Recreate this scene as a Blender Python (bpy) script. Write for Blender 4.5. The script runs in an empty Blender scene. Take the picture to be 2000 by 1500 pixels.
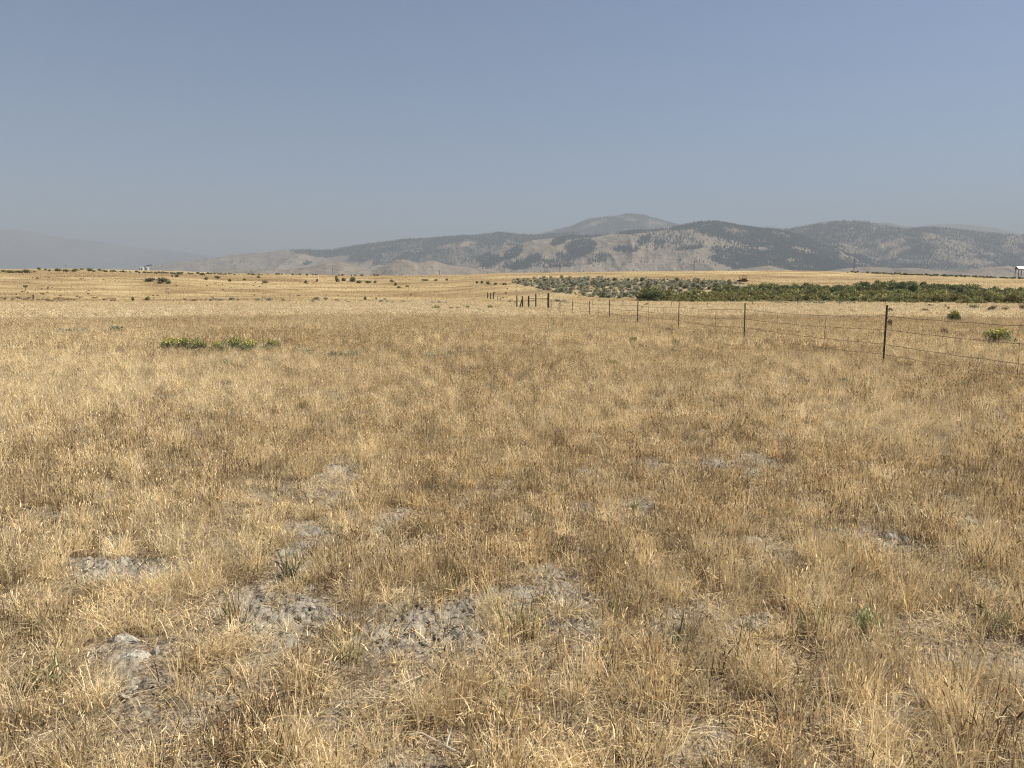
import bpy, math, random
import numpy as np
from mathutils import Vector, Matrix

random.seed(7)
rng = np.random.default_rng(7)
scene = bpy.context.scene
COL = scene.collection
R = math.radians

# ------------------------------------------------------------------ camera
EYE = 1.55
FPX = 1480.0                     # focal length in pixels of a 2000 px wide picture
PITCH = math.atan(170 / FPX)
CP, SP = math.cos(PITCH), math.sin(PITCH)
cam_data = bpy.data.cameras.new("camera")
cam_data.sensor_width = 36.0
cam_data.lens = 36.0 * FPX / 2000.0
cam_data.clip_start = 0.05
cam_data.clip_end = 120000.0
cam = bpy.data.objects.new("camera", cam_data)
COL.objects.link(cam)
cam.location = (0, 0, EYE)
cam.rotation_euler = (math.pi / 2 - PITCH, 0, 0)
scene.camera = cam

# ------------------------------------------------------------------ sky, sun, exposure
SUN_EL, SUN_AZ = R(50), R(78)    # azimuth measured clockwise from the view direction (+Y)
world = bpy.data.worlds.new("World")
scene.world = world
world.use_nodes = True
wn, wl = world.node_tree.nodes, world.node_tree.links
wn.clear()
w_out = wn.new("ShaderNodeOutputWorld")
w_bg = wn.new("ShaderNodeBackground")
w_sky = wn.new("ShaderNodeTexSky")
w_sky.sky_type = 'NISHITA'
w_sky.sun_disc = False
w_sky.sun_elevation = SUN_EL
w_sky.sun_rotation = SUN_AZ
w_sky.altitude = 1500
w_sky.air_density = 1.0
w_sky.dust_density = 1.0
w_sky.ozone_density = 3.0
w_bg.inputs[1].default_value = 0.057
wl.new(w_sky.outputs[0], w_bg.inputs[0])
wl.new(w_bg.outputs[0], w_out.inputs[0])

sun_data = bpy.data.lights.new("sun", 'SUN')
sun_data.energy = 5.0
sun_data.angle = R(0.6)
sun_data.color = (1.0, 0.94, 0.83)
sun = bpy.data.objects.new("sun", sun_data)
COL.objects.link(sun)
sdir = Vector((math.sin(SUN_AZ) * math.cos(SUN_EL), math.cos(SUN_AZ) * math.cos(SUN_EL), math.sin(SUN_EL)))
sun.rotation_euler = sdir.to_track_quat('Z', 'Y').to_euler()

vs = scene.view_settings
vs.view_transform = 'Standard'
vs.look = 'None'
vs.exposure = 0.97
vs.gamma = 1.0
vs.use_curve_mapping = False
scene.render.engine = 'CYCLES'
cy = scene.cycles
cy.use_denoising = True
cy.denoising_prefilter = 'NONE'
cy.denoiser = 'OPENIMAGEDENOISE'
cy.denoising_input_passes = 'RGB_ALBEDO_NORMAL'
cy.max_bounces = 5
cy.diffuse_bounces = 3
cy.glossy_bounces = 1
cy.transmission_bounces = 3
cy.volume_bounces = 0
cy.sample_clamp_indirect = 6
cy.use_adaptive_sampling = False
cy.filter_width = 1.1
HAZE_DENSITY = 0.000112
HAZE_COLOR = (0.478, 0.516, 0.562)

# ------------------------------------------------------------------ projection helpers
def ray(px, py):
    a = (np.asarray(px, float) - 1000) / FPX
    b = (750 - np.asarray(py, float)) / FPX
    return a, b * SP + CP, b * CP - SP

def pt(px, py, D):
    """world point at depth y = D seen at the given place of the 2000x1500 photograph"""
    dx, dy, dz = ray(px, py)
    return dx / dy * D, np.asarray(D, float) * np.ones_like(dx), EYE + dz / dy * D

def proj(x, y, z):
    vz = z - EYE
    dep = np.maximum(y * CP - vz * SP, 1e-3)
    return 1000 + FPX * x / dep, 750 - FPX * (y * SP + vz * CP) / dep

# ------------------------------------------------------------------ numpy noise
def _hash(ix, iy, s):
    n = (ix.astype(np.int64) * 374761393 + iy.astype(np.int64) * 668265263 + s * 974634777) & 0xffffffff
    n = ((n ^ (n >> 13)) * 1274126177) & 0xffffffff
    n = ((n ^ (n >> 16)) * 2246822519) & 0xffffffff
    return ((n ^ (n >> 15)) & 0xffffff) / float(0xffffff)

def vnoise(x, y, s=0):
    x = np.asarray(x, float); y = np.asarray(y, float)
    ix, iy = np.floor(x), np.floor(y)
    fx, fy = x - ix, y - iy
    fx = fx * fx * fx * (fx * (fx * 6 - 15) + 10); fy = fy * fy * fy * (fy * (fy * 6 - 15) + 10)
    a, b = _hash(ix, iy, s), _hash(ix + 1, iy, s)
    c, d = _hash(ix, iy + 1, s), _hash(ix + 1, iy + 1, s)
    return (a * (1 - fx) + b * fx) * (1 - fy) + (c * (1 - fx) + d * fx) * fy

def fbm(x, y, o=4, s=0, g=0.5):
    t, a, n = 0, 1.0, 0
    for i in range(o):
        t = t + a * vnoise(x * 2 ** i + 17.3 * i, y * 2 ** i - 9.1 * i, s + i); n += a; a *= g
    return t / n

def ridged(x, y, o=4, s=0):
    t, a, n = 0, 1.0, 0
    for i in range(o):
        v = 1 - np.abs(2 * vnoise(x * 2.03 ** i + 7.7 * i, y * 2.03 ** i + 3.1 * i, s + i) - 1)
        t = t + a * v * v; n += a; a *= 0.5
    return t / n

def worley(x, y, s=0):
    ix, iy = np.floor(x), np.floor(y)
    f1 = np.full(np.shape(x), 9.0); f2 = np.full(np.shape(x), 9.0)
    for dx in (-1, 0, 1):
        for dy in (-1, 0, 1):
            cx, cy_ = ix + dx, iy + dy
            d = np.hypot(cx + _hash(cx, cy_, s) - x, cy_ + _hash(cx, cy_, s + 50) - y)
            f2 = np.where(d < f1, f1, np.minimum(f2, d)); f1 = np.minimum(f1, d)
    return f1, f2

def sstep(a, b, x):
    t = np.clip((x - a) / (b - a), 0, 1)
    return t * t * (3 - 2 * t)

# ------------------------------------------------------------------ terrain height
# skyline of the bench and the slope below it: for columns of the photograph, depth -> picture height
TU = np.array([-700, 0, 150, 300, 480, 700, 860, 1000, 1130, 1250, 1400, 1550, 1750, 2000, 2700], float)
TD = np.array([205, 235, 270, 310, 350, 400, 450, 520, 600, 1000, 1600], float)
TP = np.array([
    [591, 581, 570, 559, 550, 541, 534, 529, 525.5, 526.5, 530],
    [591, 582, 570, 559, 550, 541, 534, 529, 525.5, 526.5, 530],
    [591, 583, 571, 560, 551, 542, 535, 529, 524.5, 525.5, 529],
    [591, 584, 574, 563, 553, 545, 538, 533, 528.5, 529.5, 533],
    [591, 585, 578, 569, 561, 552, 544, 538, 534.5, 535.5, 539],
    [591, 586, 580, 573, 566, 558, 551, 544, 538.0, 539.0, 542],
    [591, 586, 579, 571, 564, 556, 549, 543, 537.5, 538.5, 542],
    [591, 583, 571, 560, 553, 548, 544, 539, 533.5, 534.5, 538],
    [591, 582, 565, 553, 548, 545, 542, 537, 531.5, 532.5, 536],
    [592, 586, 566, 552, 548, 545, 542, 537, 530.0, 531.0, 535],
    [592, 587, 573, 556, 551, 547, 543, 537, 529.0, 530.0, 534],
    [592, 587, 578, 565, 557, 551, 546, 539, 528.5, 529.5, 533],
    [593, 588, 579, 566, 559, 554, 549, 543, 533.5, 534.5, 538],
    [593, 588, 580, 568, 561, 556, 552, 548, 543.5, 544.5, 548],
    [593, 588, 580, 570, 563, 558, 555, 551, 548.0, 549.0, 552]])
_D = np.concatenate([np.linspace(0, 1600, 321), [60000]])
_tab = np.zeros((len(TU), len(_D)))
for _i in range(len(TU)):
    zk = pt(1000, TP[_i], TD)[2]
    dk = np.concatenate([[0, 150, 185], TD, [60000]])
    zk = np.concatenate([[0, 0, 0], zk, [zk[-1]]])
    _tab[_i] = np.interp(_D, dk, zk)
    k = np.ones(7) / 7
    sm = np.convolve(np.pad(_tab[_i][:-1], 3, mode='edge'), k, 'valid')
    _tab[_i][:-1] = sm

def base_h(x, y):
    x = np.asarray(x, float); y = np.asarray(y, float)
    rr = np.hypot(x, y)
    yy = np.where(y > 0.35 * rr, y, 0.35 * rr)      # behind and beside: same profile by distance
    u = 1000 + 1492 * np.clip(x / np.maximum(yy, 1e-3), -1.2, 1.2)
    yy = np.clip(yy, 0, 59999)
    iu = np.clip(np.searchsorted(TU, u) - 1, 0, len(TU) - 2)
    fu = np.clip((u - TU[iu]) / (TU[iu + 1] - TU[iu]), 0, 1)
    fu = fu * fu * (3 - 2 * fu)
    idx = np.clip((yy / 5.0).astype(int), 0, 320)
    last = idx >= 320
    fd = np.where(last, np.clip((yy - 1600) / 58400, 0, 1), yy / 5.0 - idx)
    i1 = np.minimum(idx + 1, 321)
    z0 = _tab[iu, idx] * (1 - fd) + _tab[iu, i1] * fd
    z1 = _tab[iu + 1, idx] * (1 - fd) + _tab[iu + 1, i1] * fd
    return z0 * (1 - fu) + z1 * fu

def ground_h(x, y):
    rr = np.hypot(x, y)
    und = (fbm(np.asarray(x) / 7.0, np.asarray(y) / 7.0, 3, 3) - 0.5) * 0.10 * sstep(1.5, 8, rr)
    far = (fbm(np.asarray(x) / 60.0, np.asarray(y) / 50.0, 2, 9) - 0.5) * 1.8 * sstep(200, 300, rr) * (1 - 0.75 * sstep(450, 560, rr))
    return base_h(x, y) + und + far

def gh(x, y):
    return float(ground_h(np.array([x]), np.array([y]))[0])

def hit(px, py, far=1500.0):
    """where the line of sight through a pixel of the photograph meets the terrain"""
    ds = np.geomspace(1.5, far, 1500)
    x, y, z = pt(np.full(ds.shape, float(px)), np.full(ds.shape, float(py)), ds)
    below = np.nonzero(z <= ground_h(x, y))[0]
    if len(below) == 0:
        D = 590.0
    else:
        j = below[0]
        a, b = ds[max(j - 1, 0)], ds[j]
        for _ in range(18):
            m = (a + b) / 2
            xm, ym, zm = pt(np.array([px]), np.array([py]), np.array([m]))
            if zm[0] <= ground_h(xm, ym)[0]: b = m
            else: a = m
        D = b
    x, y, z = pt(px, py, D)
    return float(x), float(D), gh(float(x), float(D))

# bare soil patches of the near field, in picture coordinates: centre, half sizes, strength
BARE = [(620, 1215, 190, 55, 1.0), (860, 1230, 150, 55, 1.0), (1080, 1180, 130, 26, .8), (560, 1165, 90, 30, .8),
        (200, 1118, 60, 30, 1.0), (300, 1110, 45, 24, 1.0), (250, 1290, 65, 50, 1.0), (230, 1345, 70, 30, .8),
        (660, 925, 40, 40, .8), (655, 975, 30, 30, .6), (905, 985, 45, 20, .8), (620, 1020, 70, 14, .8),
        (760, 1010, 22, 30, .7), (1240, 990, 40, 20, .9), (1180, 1005, 30, 16, .7), (1410, 912, 32, 22, .8),
        (1500, 1070, 70, 20, .8), (1480, 1245, 100, 26, .8), (1420, 1205, 50, 16, .6), (1700, 1052, 90, 22, .6),
        (1925, 1030, 45, 30, .8), (590, 1095, 40, 30, .7), (245, 1035, 30, 22, .8), (130, 1045, 30, 20, .6),
        (1065, 1132, 40, 12, .9), (1560, 1240, 60, 16, .6), (1300, 1220, 60, 22, .5), (690, 1290, 60, 22, .4),
        (1010, 1375, 60, 18, .4), (220, 1410, 60, 30, .4), (1590, 1330, 70, 22, .4), (1110, 1460, 20, 40, .6),
        (1840, 920, 40, 12, .4), (1150, 915, 30, 14, .5), (310, 915, 30, 10, .5), (1100, 1300, 60, 15, .3),
        (410, 1230, 40, 40, .5), (760, 1290, 60, 20, .5), (1380, 1090, 40, 14, .5), (1750, 1160, 40, 14, .35),
        (80, 1230, 30, 20, .4), (1330, 1400, 50, 16, .4)]
_bc = []
for (bx, by, rx, ry, st) in BARE:
    dx, dy, dz = ray(bx, by)
    D = float(-EYE / dz * dy)
    if D > 7: st *= .72
    _bc.append((float(dx / dy * D), D, rx / FPX * D * 1.02, ry * D * D / (FPX * EYE), st))

def bare(x, y):
    m = np.zeros(np.shape(x))
    near = (np.hypot(x, y) < 22)
    if not near.any(): return m
    xn, yn = x[near], y[near]
    wx = xn + (fbm(xn * 2.4, yn * 2.4, 5, 31, .65) - .5) * 0.6
    wy = yn + (fbm(xn * 2.4, yn * 2.4, 5, 37, .65) - .5) * 0.8
    v = np.zeros(xn.shape)
    for (cx, cyy, ax, ay, st) in _bc:
        q = ((wx - cx) / ax) ** 2 + ((wy - cyy) / ay) ** 2
        v = np.maximum(v, st * np.clip(1.45 - q, 0, 1))
    v *= .62 + .38 * sstep(.36, .52, fbm(xn * 6, yn * 6, 3, 43))
    m[near] = v
    return m

# ------------------------------------------------------------------ tagging and mesh helpers
def tag(o, label=None, cat=None, group=None, kind=None):
    if label: o['label'] = label
    if cat: o['category'] = cat
    if group: o['group'] = group
    if kind: o['kind'] = kind
    return o

def empty(name, loc, rz=0.0):
    o = bpy.data.objects.new(name, None)
    o.empty_display_size = 0.2
    COL.objects.link(o)
    o.location = loc
    o.rotation_euler = (0, 0, rz)
    return o

class MB:
    """collects vertices and faces of one mesh"""
    def __init__(s): s.v = []; s.f = []; s.c = []
    def add(s, vs, fs, col=None):
        n = len(s.v)
        s.v += [tuple(p) for p in vs]
        s.f += [tuple(i + n for i in f) for f in fs]
        s.c += [col or (1, 1, 1)] * len(vs)
    def box(s, a, b, col=None):
        x0, y0, z0 = a; x1, y1, z1 = b
        s.add([(x0, y0, z0), (x1, y0, z0), (x1, y1, z0), (x0, y1, z0), (x0, y0, z1), (x1, y0, z1), (x1, y1, z1), (x0, y1, z1)],
              [(0, 3, 2, 1), (4, 5, 6, 7), (0, 1, 5, 4), (1, 2, 6, 5), (2, 3, 7, 6), (3, 0, 4, 7)], col)
    def tube(s, pts, rad, n=6, col=None, cap=True):
        pts = [Vector(p) for p in pts]
        if not hasattr(rad, '__len__'): rad = [rad] * len(pts)
        vs, fs = [], []
        for i, p in enumerate(pts):
            t = (pts[min(i + 1, len(pts) - 1)] - pts[max(i - 1, 0)]).normalized()
            a = t.cross(Vector((0, 0, 1)) if abs(t.z) < .9 else Vector((1, 0, 0))).normalized()
            b = t.cross(a)
            for k in range(n):
                w = 2 * math.pi * k / n
                vs.append(p + (a * math.cos(w) + b * math.sin(w)) * rad[i])
        for i in range(len(pts) - 1):
            for k in range(n):
                k2 = (k + 1) % n
                fs.append((i * n + k, i * n + k2, (i + 1) * n + k2, (i + 1) * n + k))
        if cap:
            fs.append(tuple(range(n - 1, -1, -1))); fs.append(tuple((len(pts) - 1) * n + k for k in range(n)))
        s.add(vs, fs, col)
    def mesh(s, name, mat, smooth=False):
        me = bpy.data.meshes.new(name)
        me.from_pydata(s.v, [], s.f)
        ca = me.color_attributes.new("Col", 'FLOAT_COLOR', 'POINT')
        arr = np.ones((len(s.v), 4), np.float32); arr[:, :3] = np.array(s.c, np.float32).reshape(-1, 3)
        ca.data.foreach_set('color', arr.ravel())
        if mat: me.materials.append(mat)
        if smooth: me.polygons.foreach_set('use_smooth', [True] * len(me.polygons))
        me.update()
        return me
    def build(s, name, mat, parent=None, smooth=False):
        o = bpy.data.objects.new(name, s.mesh(name, mat, smooth))
        COL.objects.link(o)
        if parent: o.parent = parent
        return o

def np_mesh(name, v, f, mat=None, attrs=None, smooth=False):
    """mesh from arrays; f is (n,3) or (n,4); attrs: name -> per-vertex array"""
    me = bpy.data.meshes.new(name)
    nf, k = f.shape
    me.vertices.add(len(v)); me.vertices.foreach_set('co', np.asarray(v, np.float32).ravel())
    me.loops.add(nf * k); me.loops.foreach_set('vertex_index', f.astype(np.int32).ravel())
    me.polygons.add(nf)
    me.polygons.foreach_set('loop_start', np.arange(0, nf * k, k, dtype=np.int32))
    me.polygons.foreach_set('loop_total', np.full(nf, k, np.int32))
    if smooth: me.polygons.foreach_set('use_smooth', np.ones(nf, bool))
    for an, arr in (attrs or {}).items():
        arr = np.asarray(arr, np.float32)
        if arr.ndim == 1:
            me.attributes.new(an, 'FLOAT', 'POINT').data.foreach_set('value', arr)
        else:
            c4 = np.ones((len(arr), 4), np.float32); c4[:, :3] = arr
            me.color_attributes.new(an, 'FLOAT_COLOR', 'POINT').data.foreach_set('color', c4.ravel())
    if mat: me.materials.append(mat)
    me.update(calc_edges=True)
    return me

def grid_faces(nr, nc):
    i = np.arange(nr - 1)[:, None] * nc + np.arange(nc - 1)[None, :]
    i = i.ravel()
    return np.stack([i, i + 1, i + nc + 1, i + nc], 1)

def link(name, me, parent=None):
    o = bpy.data.objects.new(name, me)
    COL.objects.link(o)
    if parent: o.parent = parent
    return o

# ------------------------------------------------------------------ material helpers
class NT:
    def __init__(s, name):
        s.m = bpy.data.materials.new(name); s.m.use_nodes = True
        s.t = s.m.node_tree; s.t.nodes.clear()
        s.out = s.t.nodes.new('ShaderNodeOutputMaterial')
    def n(s, typ, **kw):
        nd = s.t.nodes.new(typ)
        for k, v in kw.items():
            if k.startswith('i_'):
                key = k[2:]; key = int(key) if key.isdigit() else key.replace('_', ' ')
                nd.inputs[key].default_value = v
            else: setattr(nd, k, v)
        return nd
    def l(s, a, b): s.t.links.new(a, b)
    def noise(s, scale, detail=4, vec=None, rough=.55, dist=0.0):
        nd = s.n('ShaderNodeTexNoise'); nd.inputs['Scale'].default_value = scale
        nd.inputs['Detail'].default_value = detail; nd.inputs['Roughness'].default_value = rough
        nd.inputs['Distortion'].default_value = dist
        if vec is not None: s.l(vec, nd.inputs['Vector'])
        return nd.outputs['Fac']
    def ramp(s, fac, stops):
        nd = s.n('ShaderNodeValToRGB'); e = nd.color_ramp.elements
        while len(e) < len(stops): e.new(0.5)
        for i, (p, c) in enumerate(stops):
            e[i].position = p; e[i].color = (*c, 1) if len(c) == 3 else c
        s.l(fac, nd.inputs[0]); return nd.outputs[0]
    def mix(s, fac, a, b, mode='MIX'):
        nd = s.n('ShaderNodeMix', data_type='RGBA', blend_type=mode)
        for sock, v in ((nd.inputs[0], fac), (nd.inputs[6], a), (nd.inputs[7], b)):
            if hasattr(v, 'is_linked') or hasattr(v, 'links'): s.l(v, sock)
            elif isinstance(v, (int, float)): sock.default_value = v
            else: sock.default_value = (*v, 1)
        return nd.outputs[2]
    def math(s, op, a, b=0.0):
        nd = s.n('ShaderNodeMath', operation=op)
        for sock, v in ((nd.inputs[0], a), (nd.inputs[1], b)):
            if isinstance(v, (int, float)): sock.default_value = v
            else: s.l(v, sock)
        return nd.outputs[0]
    def pos(s, sc=(1, 1, 1)):
        g = s.n('ShaderNodeNewGeometry').outputs['Position']
        mp = s.n('ShaderNodeMapping'); mp.inputs['Scale'].default_value = sc
        s.l(g, mp.inputs['Vector']); return mp.outputs[0]
    def bsdf(s, col, rough=.8, spec=.2, metal=0.0, bump=None, bstr=.5, bdist=.02):
        b = s.n('ShaderNodeBsdfPrincipled')
        if isinstance(col, (tuple, list)): b.inputs['Base Color'].default_value = (*col, 1)
        else: s.l(col, b.inputs['Base Color'])
        b.inputs['Roughness'].default_value = rough
        b.inputs['Specular IOR Level'].default_value = spec
        b.inputs['Metallic'].default_value = metal
        if bump is not None:
            bp = s.n('ShaderNodeBump'); bp.inputs['Strength'].default_value = bstr; bp.inputs['Distance'].default_value = bdist
            s.l(bump, bp.inputs['Height']); s.l(bp.outputs[0], b.inputs['Normal'])
        s.l(b.outputs[0], s.out.inputs[0]); return b

def leaf_material(name, trans=.25, spec=.12, field=False, gain=1.0, rnd=.25, sat=1.0):
    """colour comes from the mesh's own vertex colours, varied per plant; field: patches over the ground"""
    m = NT(name)
    col = m.n('ShaderNodeVertexColor', layer_name='Col').outputs[0]
    oi = m.n('ShaderNodeObjectInfo').outputs['Random']
    if field: v = m.ramp(oi, [(0, (.34, .31, .28)), (.2, (.70, .68, .65)), (.55, (1.04, 1.04, 1.03)), (1, (1.36, 1.35, 1.33))])
    else: v = m.ramp(oi, [(0, (1 - rnd, 1 - rnd, 1 - rnd)), (1, (1 + rnd, 1 + rnd, 1 + rnd * .9))])
    col = m.mix(1.0, col, v, 'MULTIPLY')
    if field:
        p = m.pos()
        n1 = m.noise(0.55, 3, p)
        c1 = m.ramp(n1, [(.30, (.90, .87, .84)), (.46, (.99, .97, .95)), (.58, (1.04, 1.03, 1.02)), (.72, (1.10, 1.10, 1.10))])
        col = m.mix(1.0, col, c1, 'MULTIPLY')
        n2 = m.noise(0.06, 4, m.pos((1, .45, 1)))
        c2 = m.ramp(n2, [(.33, (.94, .91, .87)), (.5, (1.0, .99, .98)), (.68, (1.06, 1.06, 1.05))])
        col = m.mix(1.0, col, c2, 'MULTIPLY')
    if gain != 1.0:
        col = m.mix(1.0, col, (gain, gain, gain), 'MULTIPLY')
    b = m.n('ShaderNodeBsdfPrincipled')
    m.l(col, b.inputs['Base Color'])
    b.inputs['Roughness'].default_value = .6; b.inputs['Specular IOR Level'].default_value = spec
    tr = m.n('ShaderNodeBsdfTranslucent'); m.l(col, tr.inputs[0])
    mx = m.n('ShaderNodeMixShader'); mx.inputs[0].default_value = trans
    m.l(b.outputs[0], mx.inputs[1]); m.l(tr.outputs[0], mx.inputs[2]); m.l(mx.outputs[0], m.out.inputs[0])
    return m.m

M = {}
M['grass'] = leaf_material('dry_grass', .36, .15, True)
M['leaf'] = leaf_material('shrub_leaves', .22, .1)
M['bark'] = leaf_material('twigs_and_bark', .0, .1)
M['conifer'] = leaf_material('conifer_needles', .05, .05)

def wood_mat(name, c0, c1):
    m = NT(name)
    tc = m.n('ShaderNodeTexCoord').outputs['Object']
    mp = m.n('ShaderNodeMapping'); mp.inputs['Scale'].default_value = (30, 30, 3); m.l(tc, mp.inputs[0])
    n = m.noise(1.0, 5, mp.outputs[0]); c = m.ramp(n, [(.35, c0), (.65, c1)])
    m.bsdf(c, .85, .15, 0, n, .6, .01); return m.m
M['wood'] = wood_mat('weathered_wood', (.035, .025, .018), (.15, .12, .09))
M['wood_pale'] = wood_mat('pale_wood', (.34, .29, .21), (.62, .55, .43))
M['pole'] = wood_mat('utility_pole_wood', (.045, .035, .028), (.10, .08, .065))

def metal_mat(name, c0, c1, rough=.6, metal=.5, scale=8):
    m = NT(name)
    tc = m.n('ShaderNodeTexCoord').outputs['Object']
    n = m.noise(scale, 5, tc); c = m.ramp(n, [(.38, c0), (.62, c1)])
    m.bsdf(c, rough, .3, metal, n, .25, .004); return m.m
M['post'] = metal_mat('painted_steel_post', (.09, .09, .07), (.21, .175, .13), .65, .3, 14)
M['wire'] = metal_mat('rusty_wire', (.11, .08, .06), (.20, .145, .105), .7, .4, 30)
M['rust'] = metal_mat('rust', (.16, .055, .025), (.36, .15, .07), .85, .1, 3)
M['dark_iron'] = metal_mat('dark_iron', (.02, .018, .016), (.06, .04, .03), .7, .3, 4)
M['galv'] = metal_mat('galvanised_sheet', (.42, .43, .42), (.55, .56, .55), .5, .15, 1.2)
M['roofing'] = metal_mat('pale_roof_sheet', (.20, .23, .25), (.27, .30, .32), .45, .2, .8)
M['post_dark'] = metal_mat('dark_steel', (.02, .022, .03), (.05, .05, .06), .6, .3, 2)

# ------------------------------------------------------------------ ground
def ground_material():
    m = NT('dry_ground')
    p = m.pos()
    far = m.n('ShaderNodeAttribute', attribute_name='far').outputs['Fac']
    dirt = m.n('ShaderNodeAttribute', attribute_name='dirt').outputs['Fac']
    n1 = m.noise(9, 8, p, .62); n2 = m.noise(60, 5, p, .6); n3 = m.noise(1.3, 4, p)
    soil = m.ramp(n1, [(.34, (.075, .06, .045)), (.45, (.24, .21, .165)), (.68, (.37, .33, .265))])
    soil = m.mix(.45, soil, m.ramp(n2, [(.38, (.09, .075, .055)), (.6, (.36, .32, .26))]))
    litter = m.ramp(n2, [(.34, (.07, .052, .035)), (.5, (.19, .145, .095)), (.66, (.38, .30, .20))])  # litter kept dark: shade between the dense stems painted into its colour
    near = m.mix(dirt, litter, soil)
    # beyond the grass: what dry grass looks like from far off
    ps = m.pos((.5, 1, 1))
    f1 = m.noise(.055, 5, ps, .6, .6); f2 = m.noise(.9, 5, p, .7); f3 = m.noise(.010, 3, ps)
    g = m.ramp(f1, [(.36, (.20, .13, .075)), (.46, (.40, .285, .16)), (.53, (.57, .44, .26)), (.64, (.72, .60, .38))])
    g = m.mix(.42, g, m.ramp(f2, [(.33, (.20, .135, .075)), (.5, (.46, .335, .19)), (.64, (.68, .54, .32))]))
    tintc = m.ramp(f3, [(.40, (.74, .66, .58)), (.50, (.98, .95, .90)), (.60, (1.14, 1.12, 1.06))])
    g = m.mix(1.0, g, tintc, 'MULTIPLY')
    g = m.mix(1.0, g, (.655, .66, .60), 'MULTIPLY')
    sage = m.n('ShaderNodeAttribute', attribute_name='sage').outputs['Fac']
    sg = m.ramp(f2, [(.35, (.13, .12, .08)), (.6, (.30, .25, .16))])
    g = m.mix(sage, g, sg)
    col = m.mix(far, near, g)
    h = m.math('ADD', m.math('MULTIPLY', n1, .6), m.math('MULTIPLY', n2, .4))
    hf = m.math('MULTIPLY', f2, far)
    b = m.bsdf(col, .95, .08)
    bp = m.n('ShaderNodeBump'); bp.inputs['Strength'].default_value = .9; bp.inputs['Distance'].default_value = .03
    m.l(h, bp.inputs['Height'])
    bp2 = m.n('ShaderNodeBump'); bp2.inputs['Strength'].default_value = .6; bp2.inputs['Distance'].default_value = .25
    m.l(hf, bp2.inputs['Height']); m.l(bp.outputs[0], bp2.inputs['Normal']); m.l(bp2.outputs[0], b.inputs['Normal'])
    return m.m

def build_ground():
    fine = np.arange(-47, 47.01, 0.17)
    coarse = np.arange(50, 311, 5.0)
    ang = np.radians(np.concatenate([fine, coarse]))
    r = [1.3]
    while r[-1] < 13: r.append(r[-1] * 1.0055)
    while r[-1] < 900: r.append(r[-1] * 1.016)
    while r[-1] < 42000: r.append(r[-1] * 1.13)
    r = np.array(r)
    nr, na = len(r), len(ang)
    x = (r[:, None] * np.sin(ang)[None]).ravel(); y = (r[:, None] * np.cos(ang)[None]).ravel()
    z = ground_h(x, y)
    rr = np.hypot(x, y)
    near = (rr < 16) & (y > 0)
    d = bare(x, y)
    n_noise = sstep(.60, .78, fbm(x * 2.6, y * 2.6, 4, 71)) * .5
    dd = np.clip(d * 1.2 + n_noise * (rr < 60), 0, 1)
    xn, yn = x[near], y[near]
    f1, f2 = worley(xn * 24 + 1.5 * vnoise(xn * 9, yn * 9, 4), yn * 24 + 1.5 * vnoise(xn * 9 + 40, yn * 9, 5), 11)
    clod = np.clip((f2 - f1) * 1.8, 0, 1) ** .6 - .5
    g1, g2 = worley(xn * 8.5 + fbm(xn*12,yn*12,2,61), yn * 8.5 + fbm(xn*12+9,yn*12,2,62), 17)
    slab = np.clip((g2 - g1) * 2.2, 0, 1) - .5
    fb = fbm(xn * 6, yn * 6, 5, 23) - .5
    amp = .006 + .021 * np.clip(d[near] * 1.1, 0, 1)
    fade = 1 - sstep(10, 15, rr[near])
    z[near] += (clod * amp * (0.35 + 1.3 * vnoise(xn * 3, yn * 3, 8)) + slab * amp * 1.1 + fb * amp * 3.0) * fade
    px, py = proj(x, y, z)
    sage = sstep(985, 1080, px) * (1 - sstep(1430, 1500, px)) * sstep(225, 250, y) * (1 - sstep(330, 370, y))
    attrs = {'far': sstep(60, 220, rr), 'dirt': dd, 'sage': np.clip(sage * (.35 + .55 * (1 - sstep(556, 566, py))), 0, 1)}
    v = np.stack([x, y, z], 1)
    idx = np.arange(nr * na).reshape(nr, na)
    a = idx[:-1, :]; b = idx[1:, :]
    f = np.stack([a, np.roll(a, -1, 1), np.roll(b, -1, 1), b], 2).reshape(-1, 4)[:, ::-1]
    # close the hole under the camera
    v = np.vstack([v, [[0, 0, 0]]])
    for k in attrs: attrs[k] = np.append(attrs[k], 0)
    me = np_mesh('ground', v, f, ground_material(), attrs, True)
    o = link('ground', me)
    tag(o, 'dry grassland plain rising to a low bench below the mountains', kind='structure')
    mb = MB(); n = 72
    mb.add([(0, 0, -.012)] + [(1.42 * math.sin(2 * math.pi * k / n), 1.42 * math.cos(2 * math.pi * k / n), -.012) for k in range(n)],
           [(0, (k + 1) % n + 1, k + 1) for k in range(n)])
    s = mb.build('ground', o.data.materials[0]); tag(s, kind='structure')
build_ground()

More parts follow.
